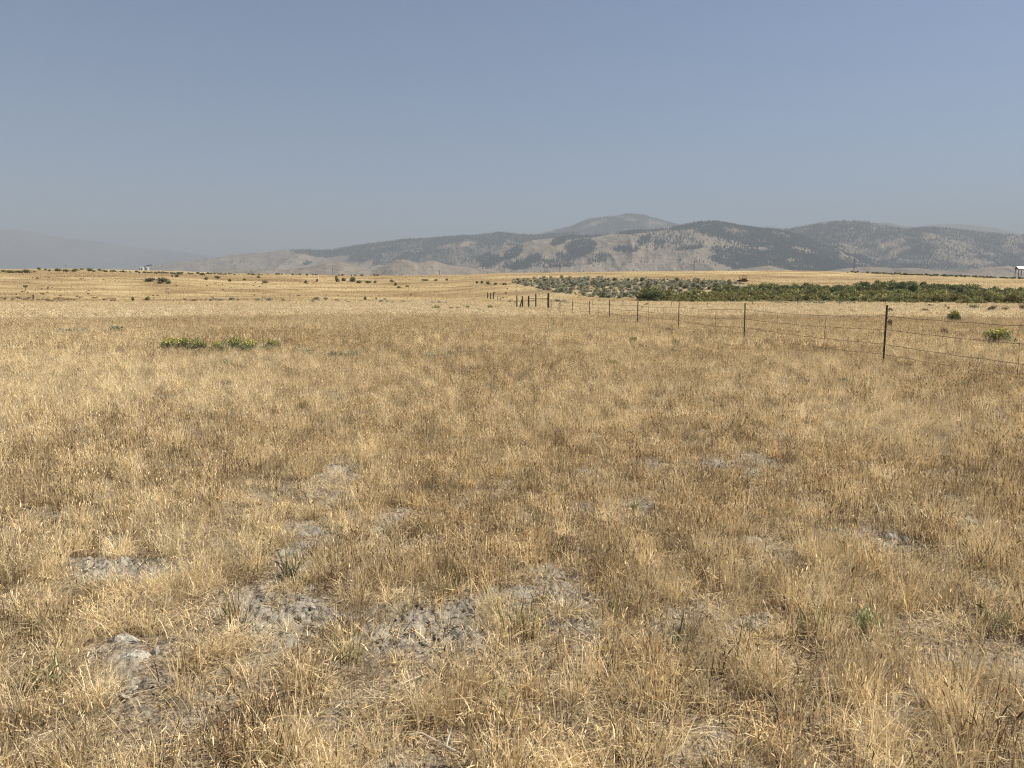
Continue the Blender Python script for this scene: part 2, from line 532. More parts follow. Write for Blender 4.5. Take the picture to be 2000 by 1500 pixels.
# ------------------------------------------------------------------ mountains
def mountain_material():
    m = NT('mountain_slopes')
    p = m.pos()
    forest = m.n('ShaderNodeAttribute', attribute_name='forest').outputs['Fac']
    n1 = m.noise(.0022, 6, p, .6, .8); n2 = m.noise(.012, 6, p, .65)
    c = m.ramp(n1, [(.30, (.17, .13, .095)), (.45, (.24, .185, .135)), (.58, (.31, .24, .175)), (.72, (.38, .30, .22))])
    c = m.mix(.4, c, m.ramp(n2, [(.35, (.13, .11, .08)), (.6, (.35, .28, .20))]))
    n3 = m.noise(.03, 5, p, .7)
    fl = m.ramp(n3, [(.3, (.032, .045, .042)), (.7, (.066, .080, .074))])  # forest floor, with the blue of the haze painted in
    f = m.math('MULTIPLY', forest, .72)
    c = m.mix(f, c, fl)
    c = m.mix(1.0, c, (.76, .78, .80), 'MULTIPLY')
    b = m.bsdf(c, .95, .05)
    bp = m.n('ShaderNodeBump'); bp.inputs['Strength'].default_value = .9; bp.inputs['Distance'].default_value = 26
    m.l(n2, bp.inputs['Height']); m.l(bp.outputs[0], b.inputs['Normal'])
    return m.m
MM = mountain_material()

def ell(px, py, e):
    v = np.zeros(np.shape(px))
    for (cx, cy_, rx, ry, rot, st) in e:
        c, s = math.cos(R(rot)), math.sin(R(rot))
        dx, dy = px - cx, py - cy_
        q = ((dx * c + dy * s) / rx) ** 2 + ((-dx * s + dy * c) / ry) ** 2
        v = np.maximum(v, st * np.clip(1.6 - q, 0, 1))
    return v

TREE_PTS = []
def mountain(name, label, prof, D, foot, cols, rows, amp, seed, mask=None, trees=0, tree_h=15, gx=800., smooth=0.0, dense=1.0):
    pu = np.array([p[0] for p in prof], float); pp = np.array([p[1] for p in prof], float)
    def field(u, s):
        # s: 0 at the foot, 1 on the ridge line, above 1 behind it
        pr = np.interp(u, pu, pp) - 1.2 * (fbm(u / 9., u * 0 + seed, 3, seed) - .5)
        Dd = foot + (D - foot) * s
        Dr = D * (1 + 0.06 * (vnoise(u / 90., u * 0, seed + 5) - .5))
        H = EYE + (ray(0, pr)[2] / ray(0, pr)[1]) * Dr
        x = (u - 1000) / 1490. * Dd
        H = np.maximum(H - 10, 0)
        sx = s + 0.05 * (vnoise(x / 700., Dd / 900., seed + 7) - .5) * np.clip(1 - s, 0, 1) * 4
        f = np.where(s <= 1, np.clip(sx, 0, 1) ** 1.25, np.clip(1 - (s - 1) * 1.6, 0, 1))
        wx = x + 500 * (fbm(x / 1500., Dd / 1500., 3, seed + 11) - .5)
        rg = ridged(wx / gx, Dd / (gx * 2.3), 5, seed + 13)
        dt = fbm(x / 220., Dd / 260., 4, seed + 21) - .5
        env = np.clip(4 * s * (1 - s), 0, 1) ** .8 * (s < 1)
        z = H * f * (1 + .12 * env) + env * H * amp * (rg - .95) * 1.3 + env * H * .10 * dt * (1 - smooth)
        z = 10 + np.maximum(z, -25)
        x = (u - 1000) / 1490. * Dd
        return x, Dd, z
    u = np.linspace(pu[0], pu[-1], cols)
    s = np.concatenate([np.linspace(0, 1, rows), [1.03, 1.08, 1.15, 1.3, 1.6]])
    U, S = np.meshgrid(u, s)
    x, y, z = field(U.ravel(), S.ravel())
    # never above the skyline traced for this range
    px, py = proj(x, y, z)
    lim = np.interp(px, pu, pp) - 1.0
    zz = EYE + ray(0, lim)[2] / ray(0, lim)[1] * y
    z = np.where(z > zz, zz, z)
    px, py = proj(x, y, z)
    fm = mask(px, py, x, y) if mask else np.zeros(px.shape)
    me = np_mesh(name, np.stack([x, y, z], 1), grid_faces(len(s), cols), MM, {'forest': np.clip(fm, 0, 1)}, True)
    o = link(name, me); tag(o, label, kind='structure')
    if trees:
        tu = rng.uniform(pu[0], pu[-1], trees); ts = rng.uniform(0, 1.02, trees) ** .8
        tx, ty, tz = field(tu, ts)
        qx, qy = proj(tx, ty, tz)
        lim = np.interp(qx, pu, pp) - 1.0
        zz = EYE + ray(0, lim)[2] / ray(0, lim)[1] * ty
        tz = np.minimum(tz, zz)
        keep = rng.uniform(0, 1, trees) < np.maximum(mask(qx, qy, tx, ty), .006) * dense
        keep &= (qx > -60) & (qx < 2060)
        TREE_PTS.append((np.stack([tx, ty, tz - 1], 1)[keep], tree_h))
    return o

def nz(x, y, sc, o, s): return fbm(x / sc, y / sc, o, s)

def mask_C(px, py, x, y):
    n = nz(x, y, 260., 4, 101)
    ridge = np.interp(px, [560, 620, 700, 800, 900, 1000, 1100], [489, 490, 482, 467, 461, 458, 458])
    low = np.interp(px, [540, 580, 640, 700, 760, 830, 900, 1000, 1100], [490, 494, 502, 510, 517, 522, 516, 505, 500])
    v = sstep(-3, 3, low - py + (n - .5) * 26) * sstep(555, 620, px)
    v *= .45 + .55 * sstep(.30, .46, n)
    v = np.maximum(v, ell(px, py, [(610, 508, 22, 4, -30, .8), (600, 500, 14, 3, 20, .6)]) * sstep(.4, .55, n))
    v *= 1 - .9 * ell(px, py, [(890, 480, 40, 5, -8, 1), (735, 508, 26, 3, 5, .8)])
    return np.clip(v, 0, 1)
def mask_E(px, py, x, y):
    n = nz(x, y, 190., 4, 111); n2 = nz(x, y, 70., 3, 113)
    e = [(1135, 484, 26, 14, -8, 1.3), (1095, 470, 18, 6, -20, .9), (1110, 500, 22, 8, 0, .5), (1225, 487, 24, 5, 0, 1.1),
         (1256, 471, 14, 7, -30, .9), (1288, 474, 10, 5, 0, .9), (1040, 508, 16, 8, -25, .9), (1010, 518, 26, 8, 0, .8),
         (1000, 496, 22, 9, -30, .9), (960, 512, 20, 10, -20, .8), (1345, 440, 40, 7, -8, 1.2), (1400, 452, 44, 12, 12, 1.3), (1440, 462, 46, 14, 8, 1.1),
         (1460, 500, 60, 14, 10, 1.2), (1420, 510, 30, 9, 15, .8), (1480, 478, 36, 5, -24, .8), (1190, 452, 46, 4, -12, 1.2),
         (1150, 459, 50, 5, -8, 1.2), (1260, 451, 46, 3, -6, .9), (1350, 484, 28, 3, -4, .8), (1500, 515, 40, 10, 0, .9),
         (1170, 505, 20, 8, -10, .3), (1080, 515, 40, 8, 0, .35), (1235, 455, 10, 5, 0, .5), (1310, 470, 60, 20, 0, .12), (945, 500, 14, 10, -40, .8)]
    v = ell(px, py, e)
    up = sstep(-3, 3, 447 + (px - 1372) * .30 - py) * sstep(1366, 1386, px)
    low = sstep(-3, 3, py - (489 + (px - 1400) * .02)) * sstep(1385, 1425, px - (py - 489) * .9)
    right = sstep(1525, 1560, px + (py - 480) * .6)
    v = np.maximum(v, np.maximum(up * .95, np.maximum(low * .95, right * .95)))
    v *= 1 - .85 * ell(px, py, [(1475, 527, 60, 5, -4, 1), (1500, 513, 14, 4, 0, .7), (1395, 462, 24, 5, 14, .7), (1452, 494, 26, 4, 6, .6), (1545, 470, 30, 4, 16, .5), (1600, 500, 26, 5, 12, .6), (1420, 480, 30, 8, 4, .6)])
    return np.clip(v * (.15 + .85 * sstep(.30, .60, n * .5 + n2 * .5)), 0, 1)
def mask_F(px, py, x, y):
    n = nz(x, y, 330., 4, 121); n2 = nz(x, y, 90., 3, 123)
    v = .22 + .78 * sstep(.32, .58, n * .5 + n2 * .5)
    e = [(1520, 498, 26, 12, 8, 1), (1548, 508, 16, 8, 0, .7), (1640, 503, 30, 6, -15, 1), (1745, 495, 42, 6, -22, .9), (1740, 477, 24, 6, -15, .9),
         (1860, 475, 50, 22, 10, .6), (1880, 505, 60, 14, 14, .7), (1900, 513, 50, 4, 2, 1), (1930, 495, 24, 4, 16, .9), (1985, 468, 30, 8, 0, .8),
         (1680, 462, 40, 4, -25, .35), (1560, 452, 24, 4, -20, .6), (1800, 508, 40, 8, 0, .5), (1650, 478, 30, 4, -5, .4), (1570, 483, 22, 5, 0, .4), (1600, 530, 200, 4, 0, .9), (1850, 531, 200, 6, 0, .9)]
    v = v * (1 - ell(px, py, e) * .92)
    return np.clip(v, 0, 1)
def mask_peak(px, py, x, y):
    n = nz(x, y, 380., 4, 131)
    v = .45 + .55 * sstep(.30, .46, n)
    v *= 1 - .85 * ell(px, py, [(1160, 437, 26, 4, -20, 1), (1225, 427, 20, 5, 10, 1), (1285, 436, 24, 3, 6, .9), (1110, 462, 40, 4, -10, .9), (1075, 453, 14, 3, 0, .8)])
    return np.clip(v, 0, 1)
def mask_far(px, py, x, y):
    return np.clip(.45 + .55 * sstep(.40, .56, nz(x, y, 900., 4, 141)), 0, 1)
def mask_hill(px, py, x, y):
    n = nz(x, y, 120., 4, 151)
    return np.clip(sstep(.63, .72, n) * .5, 0, 1)
def mask_brown(px, py, x, y):
    return np.clip(.55 * sstep(.45, .65, nz(x, y, 500., 4, 161)), 0, 1)

mountain('mountain_range', 'faint blue mountain fading into smoke at far left',
         [(-900, 470), (-500, 478), (-200, 466), (-60, 452), (0, 448), (40, 447), (70, 452), (110, 460), (160, 467), (210, 473), (260, 480), (320, 488), (390, 497), (470, 505), (560, 520), (620, 535)],
         21000, 15500, 320, 70, .22, 3, mask_far, gx=1900.)
mountain('mountain_range', 'distant rounded peak behind the forested ridge',
         [(1000, 478), (1040, 462), (1070, 453), (1100, 446), (1130, 437), (1150, 430), (1180, 426), (1205, 423), (1222, 419), (1238, 418.5), (1255, 420), (1275, 426), (1300, 434), (1320, 440), (1370, 452), (1440, 475)],
         12000, 8800, 380, 80, .22, 5, mask_peak, 48000, 22, gx=1100.)
mountain('mountain_range', 'far pale ridge showing over the right hand mountains',
         [(1380, 470), (1440, 450), (1480, 444), (1500, 441), (1520, 445), (1545, 446), (1580, 436), (1620, 430), (1660, 436), (1710, 433), (1730, 432.5), (1750, 438), (1780, 441), (1805, 437), (1850, 434.5), (1900, 438), (1930, 442), (1965, 449), (1985, 453), (2000, 450), (2060, 448), (2300, 470)],
         14500, 10500, 420, 70, .22, 7, mask_far, gx=1500.)
mountain('mountain_range', 'long dark forested ridge with bare slopes at its left end',
         [(180, 532), (250, 524), (300, 519), (350, 512), (400, 507), (450, 499), (480, 494.5), (520, 493), (560, 487), (600, 487.5), (640, 489), (680, 483), (715, 478), (760, 473), (800, 468), (830, 468), (870, 462), (905, 459), (930, 459), (960, 456), (985, 455.5), (1010, 459), (1060, 458), (1120, 452), (1200, 470), (1300, 500)],
         8600, 5400, 700, 130, .22, 11, mask_C, 80000, 18, gx=900.)
mountain('mountain_range', 'broad mountain dark with forest and small clearings at right',
         [(1330, 470), (1400, 458), (1470, 455), (1500, 452), (1540, 447), (1570, 441), (1600, 435), (1630, 430), (1648, 429), (1680, 431), (1700, 436), (1730, 442), (1760, 449), (1800, 447), (1830, 447), (1870, 449), (1900, 452), (1940, 455), (2000, 459), (2080, 455), (2200, 462), (2600, 470)],
         8000, 4700, 800, 130, .27, 13, mask_F, 90000, 20, gx=800.)
mountain('mountain_range', 'bare tan mountain with scattered dark pine patches in the middle',
         [(820, 534), (880, 522), (930, 505), (970, 490), (1010, 479), (1040, 470), (1080, 466), (1130, 462), (1180, 456), (1230, 450), (1265, 449), (1300, 446), (1335, 437), (1360, 432.5), (1385, 433), (1410, 437), (1440, 443), (1480, 448.5), (1520, 452), (1560, 462), (1620, 486), (1700, 512), (1760, 534)],
         6700, 4200, 760, 140, .19, 17, mask_E, 120000, 19, gx=640.)
mountain('hills', 'low smooth tan foothills in front of the forested ridge',
         [(380, 540), (440, 530), (520, 527), (560, 528), (600, 522), (640, 513), (665, 512), (700, 519), (725, 526), (745, 521), (770, 512), (786, 507.5), (800, 510), (815, 515), (835, 511), (850, 509.5), (870, 516), (895, 520), (930, 524), (980, 530), (1060, 540)],
         4600, 3600, 420, 60, .16, 19, mask_hill, 3000, 11, gx=500., smooth=.5)
mountain('hills', 'low pale hills at the foot of the right hand mountain',
         [(1380, 545), (1420, 531), (1470, 522), (1500, 517), (1520, 522), (1560, 530), (1600, 531), (1640, 525), (1700, 520), (1740, 524), (1790, 524), (1830, 529), (1880, 528), (1930, 521), (1965, 518), (2000, 526), (2060, 520), (2200, 524), (2500, 530)],
         4300, 3500, 420, 50, .16, 23, mask_hill, 2600, 10, gx=500., smooth=.5)

# ------------------------------------------------------------------ scatter by geometry nodes
def proto_collection(name, meshes):
    c = bpy.data.collections.new(name)
    for i, me in enumerate(meshes):
        c.objects.link(bpy.data.objects.new("%s_%02d" % (name, i), me))
    return c

def scatter(name, P, rot, scl, idx, coll, label):
    me = bpy.data.meshes.new(name)
    me.vertices.add(len(P)); me.vertices.foreach_set('co', np.asarray(P, np.float32).ravel())
    me.attributes.new('rot', 'FLOAT_VECTOR', 'POINT').data.foreach_set('vector', np.asarray(rot, np.float32).ravel())
    me.attributes.new('scl', 'FLOAT_VECTOR', 'POINT').data.foreach_set('vector', np.asarray(scl, np.float32).ravel())
    me.attributes.new('idx', 'INT', 'POINT').data.foreach_set('value', np.asarray(idx, np.int32))
    me.update()
    o = link(name, me)
    g = bpy.data.node_groups.new(name, 'GeometryNodeTree')
    g.interface.new_socket('Geometry', in_out='INPUT', socket_type='NodeSocketGeometry')
    g.interface.new_socket('Geometry', in_out='OUTPUT', socket_type='NodeSocketGeometry')
    N, L = g.nodes, g.links
    gi, go = N.new('NodeGroupInput'), N.new('NodeGroupOutput')
    iop = N.new('GeometryNodeInstanceOnPoints')
    ci = N.new('GeometryNodeCollectionInfo')
    ci.inputs['Collection'].default_value = coll
    ci.inputs['Separate Children'].default_value = True
    ci.inputs['Reset Children'].default_value = True
    iop.inputs['Pick Instance'].default_value = True
    def attr(nm, t):
        a = N.new('GeometryNodeInputNamedAttribute'); a.data_type = t; a.inputs['Name'].default_value = nm
        return next(s for s in a.outputs if s.enabled and s.name == 'Attribute')
    e2r = N.new('FunctionNodeEulerToRotation')
    L.new(attr('rot', 'FLOAT_VECTOR'), e2r.inputs[0])
    L.new(gi.outputs[0], iop.inputs['Points'])
    L.new(ci.outputs[0], iop.inputs['Instance'])
    L.new(attr('idx', 'INT'), iop.inputs['Instance Index'])
    L.new(e2r.outputs[0], iop.inputs['Rotation'])
    L.new(attr('scl', 'FLOAT_VECTOR'), iop.inputs['Scale'])
    L.new(iop.outputs[0], go.inputs[0])
    md = o.modifiers.new('scatter', 'NODES'); md.node_group = g
    tag(o, label, kind='stuff')
    return o

# forest on the mountains
def conifer_mesh(seed):
    rd = random.Random(seed); mb = MB()
    mb.tube([(0, 0, 0), (0, 0, .25)], .03, 4, (.10, .07, .05), False)
    for k, (z0, z1, r) in enumerate([(.08, .55, .24), (.34, .8, .18), (.6, 1.0, .11)]):
        n = 5; c = .8 + .4 * rd.random()
        ring = [(r * (.75 + .5 * rd.random()) * math.cos(2 * math.pi * i / n + k), r * (.75 + .5 * rd.random()) * math.sin(2 * math.pi * i / n + k), z0 + .06 * rd.random()) for i in range(n)]
        mb.add(ring + [(0, 0, z1)], [(i, (i + 1) % n, n) for i in range(n)], (.040 * c, .062 * c, .064 * c))  # needle colour shifted to blue, painting in some of the haze
    return mb.mesh('conifer', M['conifer'])
TP_all = np.vstack([t[0] for t in TREE_PTS]); TH = np.concatenate([np.full(len(t[0]), t[1]) for t in TREE_PTS])
nT = len(TP_all)
hs = TH * rng.uniform(.55, 1.25, nT)
scatter('forest', TP_all, np.stack([np.zeros(nT), np.zeros(nT), rng.uniform(0, 6.28, nT)], 1),
        np.stack([hs * 1.1, hs * 1.1, hs], 1), rng.integers(0, 3, nT),
        proto_collection('conifer', [conifer_mesh(i) for i in range(3)]), 'pine forest covering the mountain slopes in dark patches')

# ------------------------------------------------------------------ dry grass
PAL = {'straw': (.73, .595, .355), 'gold': (.75, .595, .32), 'pale': (.80, .70, .485), 'tan': (.60, .48, .30),
       'brown': (.31, .22, .13), 'dark': (.11, .08, .055), 'green': (.20, .21, .095), 'grey': (.44, .39, .30)}
def pick(rd, w):
    t = rd.random() * sum(w.values())
    for k, v in w.items():
        t -= v
        if t <= 0: break
    c = PAL[k]; f = rd.uniform(.8, 1.2)
    return (c[0] * f, c[1] * f, c[2] * f)

def blade(mb, rd, x, y, h, w, lean, curl, col, segs=3, droop=0.0, az=None, sag=0.0):
    az = rd.uniform(0, 6.283) if az is None else az
    dx, dy = math.cos(az), math.sin(az)
    fa = rd.uniform(0, 6.283)
    wx, wy = math.cos(fa), math.sin(fa)
    vs, fs = [], []
    path = []
    for i in range(segs + 1):
        t = i / segs
        out = h * (lean * t + curl * t * t)
        z = h * (t - droop * t ** 3) * (1 - .25 * (lean + curl) * t)
        cx, cy_ = x + dx * out, y + dy * out
        path.append((cx, cy_, max(z, .002)))
        ww = w * (1 - .75 * t * t) * .5
        if i == segs:
            vs.append((cx, cy_, max(z, .002)))
        else:
            vs += [(cx - wx * ww, cy_ - wy * ww, z - .005), (cx + wx * ww, cy_ + wy * ww, z - .005)]
    for i in range(segs - 1):
        fs.append((2 * i, 2 * i + 1, 2 * i + 3, 2 * i + 2))
    fs.append((2 * segs - 2, 2 * segs - 1, 2 * segs))
    mb.add(vs, fs, col)
    return path

def head(mb, rd, p, d, L, r, col):
    """seed head: a slim spindle"""
    p = Vector(p); d = Vector(d).normalized()
    a = d.cross(Vector((0, 0, 1))); a = a.normalized() if a.length > 1e-3 else Vector((1, 0, 0))
    b = d.cross(a)
    vs = [p]
    for t, k in ((.25, 1.0), (.7, .8)):
        c = p + d * L * t + Vector((0, 0, -L * .18 * t * t))
        for i in range(3):
            w = i * 2.094
            vs.append(c + (a * math.cos(w) + b * math.sin(w)) * r * k)
    vs.append(p + d * L + Vector((0, 0, -L * .22)))
    fs = [(0, 1 + (i + 1) % 3, 1 + i) for i in range(3)]
    fs += [(1 + i, 1 + (i + 1) % 3, 4 + (i + 1) % 3, 4 + i) for i in range(3)]
    fs += [(4 + i, 4 + (i + 1) % 3, 7) for i in range(3)]
    mb.add(vs, fs, col)

def tuft(seed, n, rad, h0, h1, w, pal, headp=.3, lean=.25, curl=.2, clump=True, segs=3, headr=.003, headl=.05, litter=0, hpal=None):
    rd = random.Random(seed); mb = MB()
    for i in range(n):
        r = rad * (rd.random() ** (.9 if clump else .5)); a = rd.uniform(0, 6.283)
        x, y = r * math.cos(a), r * math.sin(a)
        h = rd.uniform(h0, h1)
        c = pick(rd, pal)
        az = a + rd.gauss(0, 1.0) if clump else rd.uniform(0, 6.283)
        path = blade(mb, rd, x, y, h, w * rd.uniform(.7, 1.4), rd.uniform(0, lean), rd.uniform(0, curl), c, segs, rd.choice([0, 0, 0, .15, .35]), az)
        if rd.random() < headp:
            d = Vector(path[-1]) - Vector(path[-2])
            head(mb, rd, path[-1], d + Vector((0, 0, .001)), headl * rd.uniform(.6, 1.3), headr * rd.uniform(.8, 1.4), pick(rd, hpal or pal))
        if rd.random() < .45:      # a leaf leaving the stem
            q = path[1]
            blade(mb, rd, q[0], q[1], h * .35, w * 1.3, .5, .9, pick(rd, pal), 2, .5)
            for k in range(-5, 0): mb.v[k] = (mb.v[k][0], mb.v[k][1], mb.v[k][2] + q[2])
    for i in range(litter):       # fallen straws
        a = rd.uniform(0, 6.283); r = rad * 1.3 * rd.random() ** .5
        x, y = r * math.cos(a), r * math.sin(a); b = rd.uniform(0, 6.283); L = rd.uniform(.05, .16)
        z0, z1 = rd.uniform(.004, .03), rd.uniform(.004, .05)
        px, py = -math.sin(b) * .0014, math.cos(b) * .0014
        mb.add([(x - px, y - py, z0), (x + px, y + py, z0 + .001), (x + math.cos(b) * L, y + math.sin(b) * L, z1)], [(0, 1, 2)], pick(rd, pal))
    return mb.mesh('grass_tuft', M['grass'])

W_NEAR = {'straw': 4, 'gold': 3, 'pale': .7, 'tan': 4, 'brown': 3.6, 'dark': 1.8, 'green': .3}  # extra brown and dark blades paint the shaded gaps between stems
W_STRAW = {'straw': 5, 'gold': 2.5, 'pale': 3, 'tan': 2.5, 'brown': 1.1, 'dark': .6}
W_BROWN = {'straw': 4, 'tan': 4.5, 'brown': 2.2, 'dark': .9, 'gold': 1.5, 'pale': .8, 'green': .4}
W_PALE = {'pale': 6, 'straw': 3, 'gold': 1.5, 'grey': 1, 'tan': .6}
W_GREEN = {'green': 5, 'tan': 2, 'straw': 2, 'brown': 1}
W_HEAD = {'tan': 3, 'brown': 3, 'straw': 3, 'dark': .6}
near_protos = []
for i in range(5): near_protos.append(tuft(100 + i, 34, .09, .14, .33, .0032, W_NEAR, .40, .12, .13, True, 3, .0021, .055, 8, W_HEAD))
for i in range(4): near_protos.append(tuft(120 + i, 32, .09, .12, .30, .0038, W_BROWN, .38, .15, .16, True, 3, .0024, .055, 8, W_HEAD))
for i in range(3): near_protos.append(tuft(140 + i, 50, .08, .16, .37, .0022, W_PALE, .30, .16, .24, True, 4, .0018, .05, 5))
near_protos.append(tuft(160, 20, .06, .10, .24, .0060, W_GREEN, .1, .35, .35, True, 3, .003, .04, 6))
for i in range(2): near_protos.append(tuft(170 + i, 46, .15, .03, .11, .0032, W_NEAR, .1, .35, .4, False, 2, .002, .03, 22))
C_NEAR = proto_collection('near_grass', near_protos)
near2 = []
for i in range(5): near2.append(tuft(400 + i, 30, .09, .14, .33, .0042, W_STRAW, .35, .17, .16, True, 2, .0026, .055, 3, W_HEAD))
for i in range(4): near2.append(tuft(420 + i, 28, .09, .12, .30, .0046, W_BROWN, .35, .20, .20, True, 2, .003, .055, 3, W_HEAD))
for i in range(3): near2.append(tuft(440 + i, 40, .08, .16, .37, .0030, W_PALE, .30, .22, .30, True, 3, .002, .05, 3))
near2.append(near_protos[12]); near2 += near_protos[13:15]
C_NEAR2 = proto_collection('middle_grass', near2)

mid_protos = []
for i in range(4): mid_protos.append(tuft(200 + i, 18, .065, .16, .36, .0085, W_STRAW, .35, .14, .14, True, 2, .0048, .06, 0, W_HEAD))
for i in range(3): mid_protos.append(tuft(220 + i, 18, .065, .14, .33, .0085, W_BROWN, .35, .16, .18, True, 2, .005, .06, 0, W_HEAD))
for i in range(3): mid_protos.append(tuft(240 + i, 20, .06, .18, .40, .0070, W_PALE, .30, .18, .22, True, 2, .0045, .06, 0))
C_MID = proto_collection('mid_grass', mid_protos)
far_protos = []
for i in range(3): far_protos.append(tuft(300 + i, 26, .20, .16, .38, .024, W_STRAW, 0, .2, .2, False, 1))
for i in range(3): far_protos.append(tuft(320 + i, 26, .20, .14, .34, .024, W_BROWN, 0, .2, .2, False, 1))
for i in range(3): far_protos.append(tuft(340 + i, 26, .20, .16, .40, .022, W_PALE, 0, .25, .25, False, 1))
C_FAR = proto_collection('far_grass', far_protos)

def sector(r0, r1, dens, half=44.0):
    area = R(half) * (r1 * r1 - r0 * r0)
    n = int(area * dens)
    r = np.sqrt(rng.uniform(r0 * r0, r1 * r1, n)); a = rng.uniform(-R(half), R(half), n)
    return r * np.sin(a), r * np.cos(a)

def type_field(x, y):
    """0..1: low = brown, middle = straw, high = pale"""
    return fbm(x / 2.2, y / 3.0, 3, 401) * .55 + fbm(x / 9., y / 14., 2, 403) * .45

def place_grass(name, x, y, coll, groups, s0, s1, label, thin=True, lo=.43, hi=.55):
    if thin:
        k = rng.uniform(0, 1, len(x)) > np.minimum(bare(x, y) * 1.0, .84)
        hole = sstep(.60, .72, fbm(x * 2.6, y * 2.6, 4, 71)) * .5
        k &= rng.uniform(0, 1, len(x)) > hole
        x, y = x[k], y[k]
    if len(x) and np.hypot(x, y).min() < 110:
        ok = np.ones(len(x), bool)
        for (kx, ky, kr) in KEEP_OUT:
            if ky > 130: continue
            ok &= ((x - kx) / kr) ** 2 + ((y - ky + kr * .5) / (kr * 1.6)) ** 2 > .8
        x, y = x[ok], y[ok]
    n = len(x)
    z = ground_h(x, y) - .006
    t = type_field(x, y) + rng.normal(0, .14, n)
    idx = np.zeros(n, int)
    straw, brown, pale, extra = groups
    idx[:] = rng.choice(straw, n)
    b = t < lo; idx[b] = rng.choice(brown, b.sum())
    p = t > hi; idx[p] = rng.choice(pale, p.sum())
    if extra:
        for (ids, prob) in extra:
            e = rng.uniform(0, 1, n) < prob; idx[e] = rng.choice(ids, e.sum())
    short = 1 - .45 * np.maximum(bare(x, y + .0), bare(x, y + .35))
    hgt = short * (s0 + (s1 - s0) * rng.uniform(0, 1, n)) * (.75 + .5 * fbm(x / 1.7, y / 1.7, 2, 411)) * (.8 + .4 * fbm(x / 12, y / 12, 2, 413))
    wid = rng.uniform(.85, 1.25, n)
    rot = np.stack([rng.normal(0, .09, n), rng.normal(0, .09, n), rng.uniform(0, 6.283, n)], 1)
    return scatter(name, np.stack([x, y, z], 1), rot, np.stack([wid, wid, hgt], 1), idx, coll, label)

# soil clods lying on the bare patches
def clod_mesh(seed):
    rd = random.Random(seed); mb = MB()
    g = (1 + 5 ** .5) / 2
    vs = [(-1, g, 0), (1, g, 0), (-1, -g, 0), (1, -g, 0), (0, -1, g), (0, 1, g), (0, -1, -g), (0, 1, -g), (g, 0, -1), (g, 0, 1), (-g, 0, -1), (-g, 0, 1)]
    fs = [(0, 11, 5), (0, 5, 1), (0, 1, 7), (0, 7, 10), (0, 10, 11), (1, 5, 9), (5, 11, 4), (11, 10, 2), (10, 7, 6), (7, 1, 8), (3, 9, 4), (3, 4, 2), (3, 2, 6), (3, 6, 8), (3, 8, 9), (4, 9, 5), (2, 4, 11), (6, 2, 10), (8, 6, 7), (9, 8, 1)]
    out = [(v[0] * .5 * rd.uniform(.6, 1.2), v[1] * .5 * rd.uniform(.6, 1.2), v[2] * .34 * rd.uniform(.6, 1.2)) for v in vs]
    c = rd.uniform(.85, 1.15)
    mb.add(out, fs, (.31 * c, .27 * c, .215 * c))
    return mb.mesh('clod', M['soil'])
def soil_mat():
    m = NT('soil_clod')
    p = m.pos(); n = m.noise(70, 5, p, .65)
    c = m.ramp(n, [(.3, (.17, .145, .11)), (.55, (.34, .30, .24)), (.75, (.47, .42, .34))])
    m.bsdf(c, .95, .08, 0, n, .8, .01); return m.m
M['soil'] = soil_mat()
x, y = sector(1.8, 14, 420)
b = bare(x, y); k = rng.uniform(0, 1, len(x)) < (.03 + .97 * b) * (.2 + .8 * sstep(.4, .6, fbm(x * 4, y * 4, 2, 501)))
x, y = x[k], y[k]; n = len(x)
sc = np.exp(rng.normal(math.log(.010), .5, n)); sc = np.minimum(sc, .03)
scatter('soil_clods', np.stack([x, y, ground_h(x, y) + sc * .15], 1), rng.uniform(0, 6.28, (n, 3)) * np.array([.1, .1, 1]),
        np.stack([sc * 1.1, sc, sc * .9], 1), rng.integers(0, 5, n), proto_collection('clods', [clod_mesh(i) for i in range(5)]),
        'grey crumbled soil clods on the bare patches')

